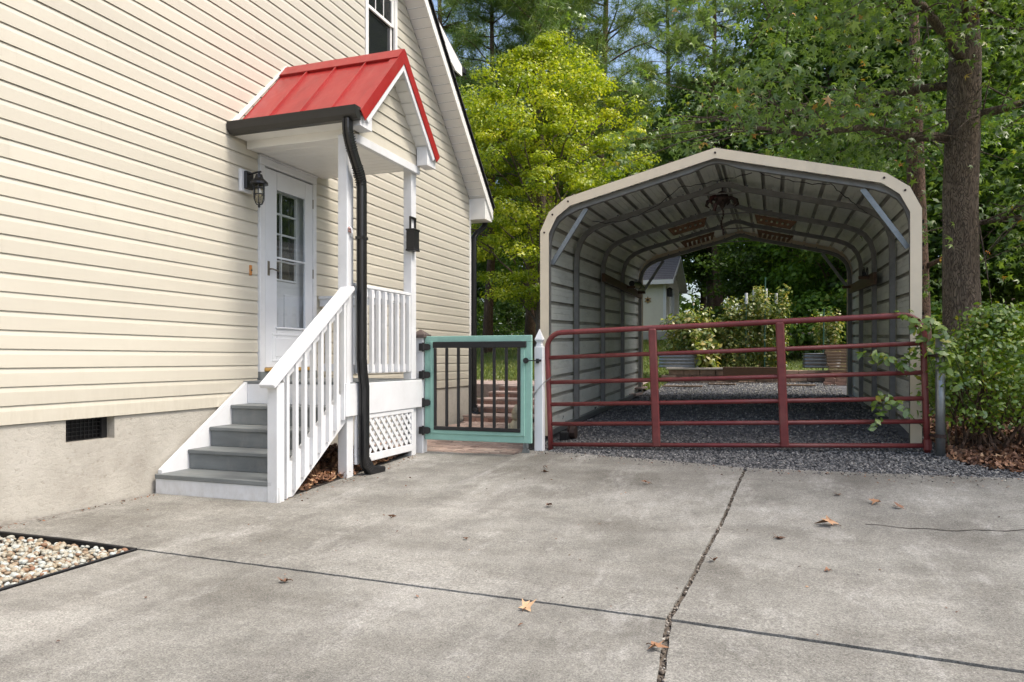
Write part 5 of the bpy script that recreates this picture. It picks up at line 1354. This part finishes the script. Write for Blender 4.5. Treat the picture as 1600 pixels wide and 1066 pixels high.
for _ in range(900):
    a_ = rng.uniform(-1.15, .95); d_ = rng.uniform(52, 66); x_, y_ = math.sin(a_)*d_, math.cos(a_)*d_
    C.append((x_, y_, g(x_, y_)+rng.random()**1.3*10))
C = np.array(C); P, N_ = clumps(C, rng.uniform(1.2, 2.2, len(C)), 45, rng, .6)
o = link('far_wood', leafmesh('far_wood', darkleaf, P, N_, rng.uniform(.4, .8, len(P)), QT, QF, rng)); o['kind'] = 'stuff'
LT = [(.4, 26.8, 1, 'low dark tree behind the tomato plants, left of centre in the carport opening'), (1.8, 23.4, 0, 'low green tree filling the right half of the carport opening'), (3.6, 22.0, 1, 'low dark tree between the carport leg and the sweetgum trunk'), (-.7, 38, 0, 'low green tree just right of the shed gable'),
      (.9, 28, 1, 'low dark tree deep in the middle of the carport opening'), (7.0, 21.5, 0, 'low green tree at the right edge behind the sweetgum trunk'), (7.6, 25, 1, 'low dark tree at the right edge, farthest back there'), (-11.5, 33.5, 0, 'low green tree behind the teal gate'), (-15, 33, 1, 'low dark tree close to the house downspout'), (5.6, 26.5, 0, 'low green tree seen past the left side of the sweetgum trunk')]
for k, (x, y, v_, lb) in enumerate(LT):
    plant_tree(lowm[v_], 'understorey_tree', lb, 'tree', x, y, k*1.9+.4, .85+.3*((k*53) % 10)/10, 'low trees at the edge of the wood')
# slim bare trunks under the yellow tree
for k, (x, y, lb) in enumerate(((-7.1, 23.6, 'pine whose thick dark trunk shows under the yellow tree, right one'), (-8.2, 24.8, 'pine whose dark trunk shows under the yellow tree, middle one'), (-9.3, 23.5, 'pine whose slim dark trunk shows by the house downspout'))):
    plant_tree(pms[1], 'pine_tree', lb, 'pine', x, y, k*2, (.95, .85, .8)[k], 'pines behind the yellow tree')
# sweetgum by the carport
rng = np.random.default_rng(41)
gt = thing('sweetgum_tree', 'big sweetgum with furrowed trunk and star leaves overhanging the carport', 'tree', (2.5, 11.8, g(2.5, 11.8)))
gb = Vector((2.5, 11.8, g(2.5, 11.8)))
mb = MB(); tr = [Vector((2.56, 11.8, .2)), Vector((2.55, 11.8, .6)), Vector((2.53, 11.8, 1.2)), Vector((2.5, 11.8, 2.2)), Vector((2.49, 11.8, 3.4)), Vector((2.52, 11.8, 4.4)), Vector((2.55, 11.8, 5.4)), Vector((2.50, 11.8, 6.6)), Vector((2.5, 11.9, 9)), Vector((2.6, 11.9, 12))]
mb.tube(tr, [.34, .28, .245, .225, .215, .215, .198, .175, .12, .04], 40)
# furrowed bark relief
vv = []
for (x, y, z) in mb.v:
    a = math.atan2(y-11.8, x-2.52); r = math.sin(a*19+math.sin(z*5)*1.2+z*1.3)*.006+math.sin(a*31-z*7)*.004
    d = Vector((x-2.52, y-11.8, 0)); d = d.normalized() if d.length > 1e-4 else d; vv.append((x+d.x*r, y+d.y*r, z))
mb.v = vv
def limb(a, pts, r): mb.tube([Vector(a)]+[Vector(p) for p in pts], [r]+[r*(1-.75*(i+1)/len(pts)) for i in range(len(pts))], 8)
tips = []
LB = [((2.4, 11.8, 4.25), [(1.8, 11.4, 4.2), (1.2, 11.0, 4.28), (.4, 10.6, 4.15), (-.4, 10.4, 4.3)], .075), ((2.6, 11.8, 4.5), [(3.2, 11.7, 4.6), (3.9, 11.8, 4.55), (4.8, 11.9, 4.7)], .07),
      ((2.5, 11.7, 5.3), [(1.8, 10.5, 5.6), (.9, 9.4, 5.7), (.0, 8.6, 5.5)], .07), ((2.5, 11.7, 5.8), [(2.3, 10.2, 6.0), (2.0, 8.9, 5.6), (1.9, 7.9, 5.1)], .065), ((2.55, 11.8, 6.2), [(1.4, 12.0, 6.8), (.5, 12.2, 7.0), (-.3, 12.0, 6.9)], .07),
      ((2.6, 11.8, 6.0), [(3.6, 11, 6.3), (4.4, 10.2, 6.2), (5.0, 9.6, 6.0)], .06), ((2.5, 11.8, 7), [(1.2, 11, 7.9), (-.2, 10.4, 8.4)], .06), ((2.5, 11.8, 7.5), [(3.7, 12, 8.5), (4.8, 12.2, 9)], .06), ((2.5, 11.8, 8), [(2.2, 10, 9), (2.0, 8.6, 9.2)], .05),
      ((2.5, 11.8, 5.0), [(1.4, 12.6, 5.2), (.2, 13.2, 5.3), (-1.2, 13.6, 5.4)], .06), ((2.6, 11.8, 3.0), [(3.1, 12.0, 3.1), (3.8, 12.1, 3.0), (4.6, 12.2, 3.2)], .04)]
for a, p, r in LB:
    limb(a, p, r); q = [Vector(a)]+[Vector(x) for x in p]
    for i in range(len(q)-1):
        for u in (.25, .6, .95): tips.append((q[i].lerp(q[i+1], u), i+u))
C = []
for p, k in tips:
    for _ in range(5 if k > .7 else 2):
        d = Vector(rng.normal(size=3)*np.array([.75, .75, .42])); c = p+d
        if c.z < 3.75+.1*abs(c.x-2.5) and c.x < 1.7: c.z = 3.9+rng.random()*.4
        mb.tube([p, p.lerp(c, .5)+Vector((0, 0, .05)), c], [.014, .009, .004], 4, False); C.append(c[:])
part('trunk', mb, bark, gt, smooth=True)
# extra hanging sprays nearer the viewer
for _ in range(34): C.append((rng.uniform(-1.4, 3.6), rng.uniform(7.6, 10.4), rng.uniform(4.3, 6.4)))
for _ in range(60): C.append((2.5+rng.normal()*2.6, 11.5+rng.normal()*1.8, rng.uniform(6, 11)))
C = np.array(C); C = C[~((np.abs(C[:, 0]-C[:, 1]*.2118) < .55) & (C[:, 1] < 11.9) & (C[:, 2] < 4.7+rng.random(len(C))*1.2))]; nl = 30
P, N_ = clumps(C, rng.uniform(.35, .7, len(C)), nl, rng, .6)
me = leafmesh('crown', gumleaf, P-np.array(gb), N_, rng.uniform(.7, 1.35, len(P))*.13, ST, SF, rng)
link('crown', me, gt)
ct = thing('cedar_tree', 'slim reddish trunk standing just behind the right carport leg', 'tree', (2.30, 13.6, g(2.3, 13.6)))
mb = MB(); mb.tube([(2.33, 13.6, .2), (2.30, 13.6, 1.2), (2.27, 13.6, 2.6), (2.22, 13.6, 4.5), (2.2, 13.6, 7.5)], [.21, .17, .15, .13, .05], 14)
mb.tube([(2.3, 13.6, 2.6), (2.55, 13.4, 2.72), (2.75, 13.3, 2.9)], [.05, .035, .02], 6); mb.tube([(2.3, 13.6, 1.6), (2.15, 13.4, 1.75), (2.0, 13.2, 1.85)], [.04, .025, .01], 6)
part('trunk', mb, cedarbark, ct, smooth=True)
P, N_ = clumps(np.array([(2.2+rng.normal()*.7, 13.6+rng.normal()*.7, rng.uniform(4.5, 8)) for _ in range(40)]), np.full(40, .5), 40, rng, .7)
link('crown', leafmesh('crown', darkleaf, P-np.array(ct.location), N_, rng.uniform(.06, .12, len(P)), QT, QF, rng), ct)
mm = broadleaf(38, 11.5, 3.1, 4.5, 150, 60, .15, greenleaf, .2, .5, ST, SF, crad=(.4, .8), limbs=10)
plant_tree(mm, 'maple_tree', 'maple standing right of the driveway beyond the leaf litter', 'tree', 6.2, 7.4)
# shrubs on the right
def shrub(name, label, c, rx, ry, h, ncl, nl, ls, m, seed, T=OT, TF=OF, group=None, cr=(.14, .26), u0=.12):
    rng = np.random.default_rng(seed); t = thing(name, label, 'shrub', c, group); mb = MB(); C = []
    for _ in range(ncl):
        a = rng.uniform(0, 6.28); r = rng.random()**.5; u = rng.uniform(u0, 1)
        wv = math.sin(math.pi*(u*.82+.14))
        C.append((c[0]+math.cos(a)*rx*r*wv, c[1]+math.sin(a)*ry*r*wv, c[2]+u*h))
    for q in C[::6]:
        b = Vector((c[0]+rng.normal()*.12*(1+rx), c[1]+rng.normal()*.12, c[2]-.05)); mb.tube(curve(b, q, 5, rng, .12), [.016, .013, .01, .008, .005, .003], 5, False)
    part('stem', mb, cedarbark, t)
    C = np.array(C); P, N_ = clumps(C, rng.uniform(cr[0], cr[1], len(C)), nl, rng, .6); P[:, 2] = np.maximum(P[:, 2], c[2]+.02)
    link('foliage', leafmesh('foliage', m, P-np.array(c), N_, rng.uniform(.6, 1.3, len(P))*ls, T, TF, rng), t); return t
def sg(x, y): return (x, y, g(x, y))
shrub('leafy_shrub', 'bright leafy shrub growing round the steel gate post', sg(1.86, 7.55), .55, .5, 1.22, 190, 40, .046, bushleaf, 51, cr=(.12, .28), u0=.2)
shrub('leafy_shrub', 'wide dense shrub at the right edge behind the leaf litter', sg(3.05, 9.1), .95, .7, 1.1, 230, 40, .046, bushleaf, 52, cr=(.12, .28), u0=.2)
shrub('leafy_shrub', 'dark shrub at the foot of the big sweetgum trunk', sg(2.4, 10.4), .9, .6, .95, 160, 26, .07, bushleaf, 53)
shrub('leafy_shrub', 'dim shrub behind the sweetgum on the right edge', sg(4.2, 11.8), 1.1, .9, 1.4, 180, 26, .08, greenleaf, 54)
for k, (x, y, h_, lb) in enumerate(((2.2, 20.4, 1.9, 'green shrub behind the brick pile'), (-.2, 20.8, 1.4, 'dark shrub behind the middle tomato stakes'), (1.2, 21.2, 1.7, 'green shrub between the tomatoes and the brick pile'), (-1.5, 24.8, 1.3, 'dark shrub in front of the shed foundation'), (3.4, 19.8, 1.4, 'green shrub just behind the right carport leg'),
        (4.4, 14.2, 1.4, 'dark shrub at the right edge behind the sweetgum'), (-8.5, 27, .7, 'low dark shrub on the lawn edge behind the teal gate latch'), (-10.4, 28.5, 1.7, 'green shrub on the lawn edge behind the teal gate'), (-12.5, 30, 1.9, 'green shrub on the lawn edge nearest the house downspout'), (5.4, 16, 1.5, 'green shrub farthest right on the wood edge'))):
    shrub('wood_edge_shrub', lb, sg(x, y), 1.3, .9, h_, 70, 26, .15, (greenleaf, darkleaf)[k % 2], 60+k, QT, QF, 'shrubs along the wood edge', (.3, .5))
# vine through the red gate
vt = thing('gate_vine', 'thin green vine with a few leaves climbing through the right end of the red gate', 'vine', (1.2, 7.32, .3))
mb = MB(); C = []
rng = np.random.default_rng(71)
for pth in ([(1.5, 7.5, .3), (1.38, 7.38, .9), (1.22, 7.3, 1.4), (1.1, 7.26, 1.52)], [(1.5, 7.5, .6), (1.2, 7.4, 1.0), (.95, 7.32, 1.12), (.8, 7.3, 1.14)], [(1.5, 7.5, .3), (1.15, 7.36, .62), (.95, 7.3, .78), (.85, 7.3, .5)], [(1.5, 7.5, 1.3), (1.3, 7.4, 1.45), (1.2, 7.3, 1.2), (1.1, 7.28, 1.05)], [(1.6, 7.4, .9), (1.47, 7.2, 1.15), (1.38, 7.17, 1.34), (1.25, 7.2, 1.42)], [(1.6, 7.4, .7), (1.48, 7.19, .9), (1.40, 7.17, 1.05), (1.36, 7.18, 1.2)]):
    mb.tube([Vector(p) for p in pth], [.006, .005, .004, .002], 5, False)
    for a, b in zip(pth[1:], pth[2:]):
        for u in np.linspace(0, 1, 5): C.append(Vector(a).lerp(Vector(b), u)[:])
part('stem', mb, MATS['stem_green'], vt)
P, N_ = clumps(np.array(C), np.full(len(C), .075), 4, rng, .8)
link('foliage', leafmesh('foliage', bushleaf, P-np.array(vt.location), N_+np.array([0, -.5, 0]), rng.uniform(.06, .10, len(P)), OT, OF, rng), vt)
hs = single('garden_hose', MB().tube([(1.75, 7.75, .42), (2.0, 7.7, .60), (2.25, 7.65, .66), (2.6, 7.6, .62), (2.9, 7.7, .45)], .016, 8), hosem, 'dark green garden hose arched over the leaf litter below the shrub', 'hose', (2.2, 7.7, .5), smooth=True)

# ================================================================== LEAF LITTER, GRASS, FALLEN LEAVES
def litter(name, pts, size, dz, rng):
    P = np.column_stack([pts, gv(pts)+dz]); n = np.array([0, 0, 1.0])+rng.normal(size=P.shape)*.55
    T = OT.copy(); T[:, 2] = np.array([.12, .0, -.02, .16, -.02, .0])
    o = link(name, leafmesh(name, deadleaf, P, n, rng.uniform(.6, 1.3, len(P))*size, T, OF, rng, np.clip(rng.normal(.5, .24, len(P)), 0, 1))); o['kind'] = 'stuff'
rng = np.random.default_rng(81)
q = np.column_stack([rng.uniform(1.42, 4.8, 9000), rng.uniform(6.4, 9.6, 9000)])
edge = np.array([ledge(x) for x in q[:, 0]])
q = q[q[:, 1] > edge]
sheet('soil_bed', lambda y: 1.46, lambda y: 6.0, 6.3, 10, 30, 24, -.004, mulch_soil, y0f=ledge)
P0 = q; litter('leaf_litter', P0, .062, .012, rng); litter('leaf_litter', P0+.03, .062, .032, rng)
q = np.column_stack([rng.uniform(-4.7, -3.60, 2600), rng.uniform(4.9, 7.05, 2600)])
q = q[(q[:, 0] < -3.63+.02*np.sin(q[:, 1]*9))]
struct('mulch_bed', MB().add([(-4.78, 4.85, .018), (-3.63, 4.85, .018), (-3.64, 5.6, .025+.02), (-3.63, 7.1, .125), (-4.78, 7.1, .125), (-4.78, 5.6, .045)], [(0, 1, 2, 5), (5, 2, 3, 4)]), mulch_soil)
P = np.column_stack([q, [.03+lerp_tab([(4.9, 0), (5.6, .025), (7.1, .105)], y_) for y_ in q[:, 1]]+rng.uniform(0, .03, len(q))])
T = OT.copy(); T[:, 2] = np.array([.12, .0, -.02, .16, -.02, .0])
o = link('leaf_mulch', leafmesh('leaf_mulch', deadleaf, P, np.array([0, 0, 1.])+rng.normal(size=P.shape)*.55, rng.uniform(.04, .085, len(P)), T, OF, rng, np.clip(rng.normal(.6, .24, len(P)), 0, 1))); o['kind'] = 'stuff'
q = np.vstack([np.column_stack([rng.uniform(-12, -2.2, 60000), 15+rng.random(60000)**1.3*17]), np.column_stack([rng.uniform(-2.4, 2.6, 14000), rng.uniform(18, 30, 14000)])])
GT = np.array([(-.13, 0, 0), (.13, 0, 0), (.03, 0, 1)], float); GF = np.array([(0, 1, 2)])
P = np.column_stack([q, gv(q)-.01]); n = np.zeros_like(P); n[:, 2] = 1; n += rng.normal(size=P.shape)*.35
ex, ey, ez = frames(n, rng); V, F = scatter(GT, GF, P, ex, ey, ez, rng.uniform(.05, .12, len(P)))
o = link('grass', fastmesh('grass', V, F, grassm, np.repeat(rng.random(len(P)), 3))); o['kind'] = 'stuff'
q = np.vstack([np.column_stack([-4.76+np.abs(rng.normal(size=90))*.06, rng.uniform(3.3, 4.6, 90)]), np.column_stack([-3.6+np.abs(rng.normal(size=110))*.07, rng.uniform(4.75, 7.0, 110)]),
               np.column_stack([rng.uniform(-2.3, 3, 260), np.zeros(260)]), np.column_stack([rng.uniform(-4.3, 3, 160), rng.uniform(.5, 6.4, 160)])])
for i in range(200, 460): q[i, 1] = ytop(q[i, 0])-abs(rng.normal())*.16
P = np.column_stack([q, gv(q)+.016]); nn = np.array([0, 0, 1.])+rng.normal(size=P.shape)*.3
o = link('leaf_crumbs', leafmesh('leaf_crumbs', deadleaf, P, nn, rng.uniform(.008, .028, len(P)), QT, QF, rng, np.clip(rng.normal(.4, .25, len(P)), 0, 1))); o['kind'] = 'stuff'
q = np.column_stack([rng.uniform(-2.3, 3, 420), np.zeros(420)]); q[:, 1] = [ytop(x)-abs(rng.normal())*.10 for x in q[:, 0]]
P = np.column_stack([q, gv(q)+.017]); o = link('loose_gravel', stones('loose_gravel', gravelstone, P, rng.uniform(.006, .02, len(P)), rng, 1)); o['kind'] = 'stuff'
FL = [(-1.02, 3.06, .12, 1, 'big golden star leaf lying below the long joint'), (.325, 5.0, .15, .9, 'curled orange-brown leaf on the right slab, the largest there'), (.66, 5.55, .10, .85, 'yellow and brown leaf near the gravel on the right slab'), (.80, 5.47, .09, .5, 'brown leaf standing on edge beside the yellow one'),
      (.04, 4.62, .08, .3, 'dark curled leaf left of the orange one on the right slab'), (.44, 5.75, .08, .4, 'small brown leaf nearest the gravel edge'), (-.95, 5.87, .08, .55, 'reddish leaf near the gravel on the left slab'), (-1.52, 5.05, .08, .35, 'small dark leaf in the middle of the left slab'), (-1.94, 6.35, .07, .45, 'small leaf on the concrete below the picket post, left of the pair'),
      (-1.90, 6.2, .07, .3, 'small leaf on the concrete below the picket post, right of the pair'), (-2.47, 4.46, .07, .7, 'small orange leaf in front of the stair'), (-2.27, 3.02, .08, .4, 'twisted thin leaf below the joint near the pebbles'), (-.30, 4.05, .07, .6, 'reddish leaf on the debris filled joint'), (-.41, 2.79, .09, .85, 'golden leaf scrap where the two joints cross'), (.27, 4.05, .05, .6, 'tiny red leaf in the middle of the right slab'), (-1.75, 4.07, .05, .3, 'tiny dark leaf on the left slab above the joint')]
for k, (x, y, s_, cv, lb) in enumerate(FL):
    T = ST.copy(); T[:, 2] = .5*(T[:, 0]**2)+.13*np.sin(T[:, 1]*5+k)+.04
    a = k*1.3; ca, sa = math.cos(a), math.sin(a); Rm = np.array([(ca, -sa, 0), (sa, ca, 0), (0, 0, 1)])
    T = T+np.random.default_rng(k).normal(size=T.shape)*np.array([.04, .04, .07]); T[:, 0] *= (.65, 1, .8)[k % 3]
    V = (T@Rm.T)*s_*1.05; V[:, 2] -= V[:, 2].min()
    t = thing('fallen_leaf', lb, 'leaf', (x, y, g(x, y)+.014), 'fallen leaves on the concrete')
    link('blade', fastmesh('blade', V, SF, deadleaf, np.full(len(V), cv)), t)
    b_ = Vector((0, -.2, 0)); e_ = Rm@np.array([0, -.55, 0])*s_; st0 = Rm@np.array([0, -.15, 0])*s_
    link('stalk', MB().tube([(st0[0], st0[1], .008), (e_[0]*.8, e_[1]*.8, .012), (e_[0], e_[1], .006)], .0022, 4).mesh('stalk', brownwood), t)
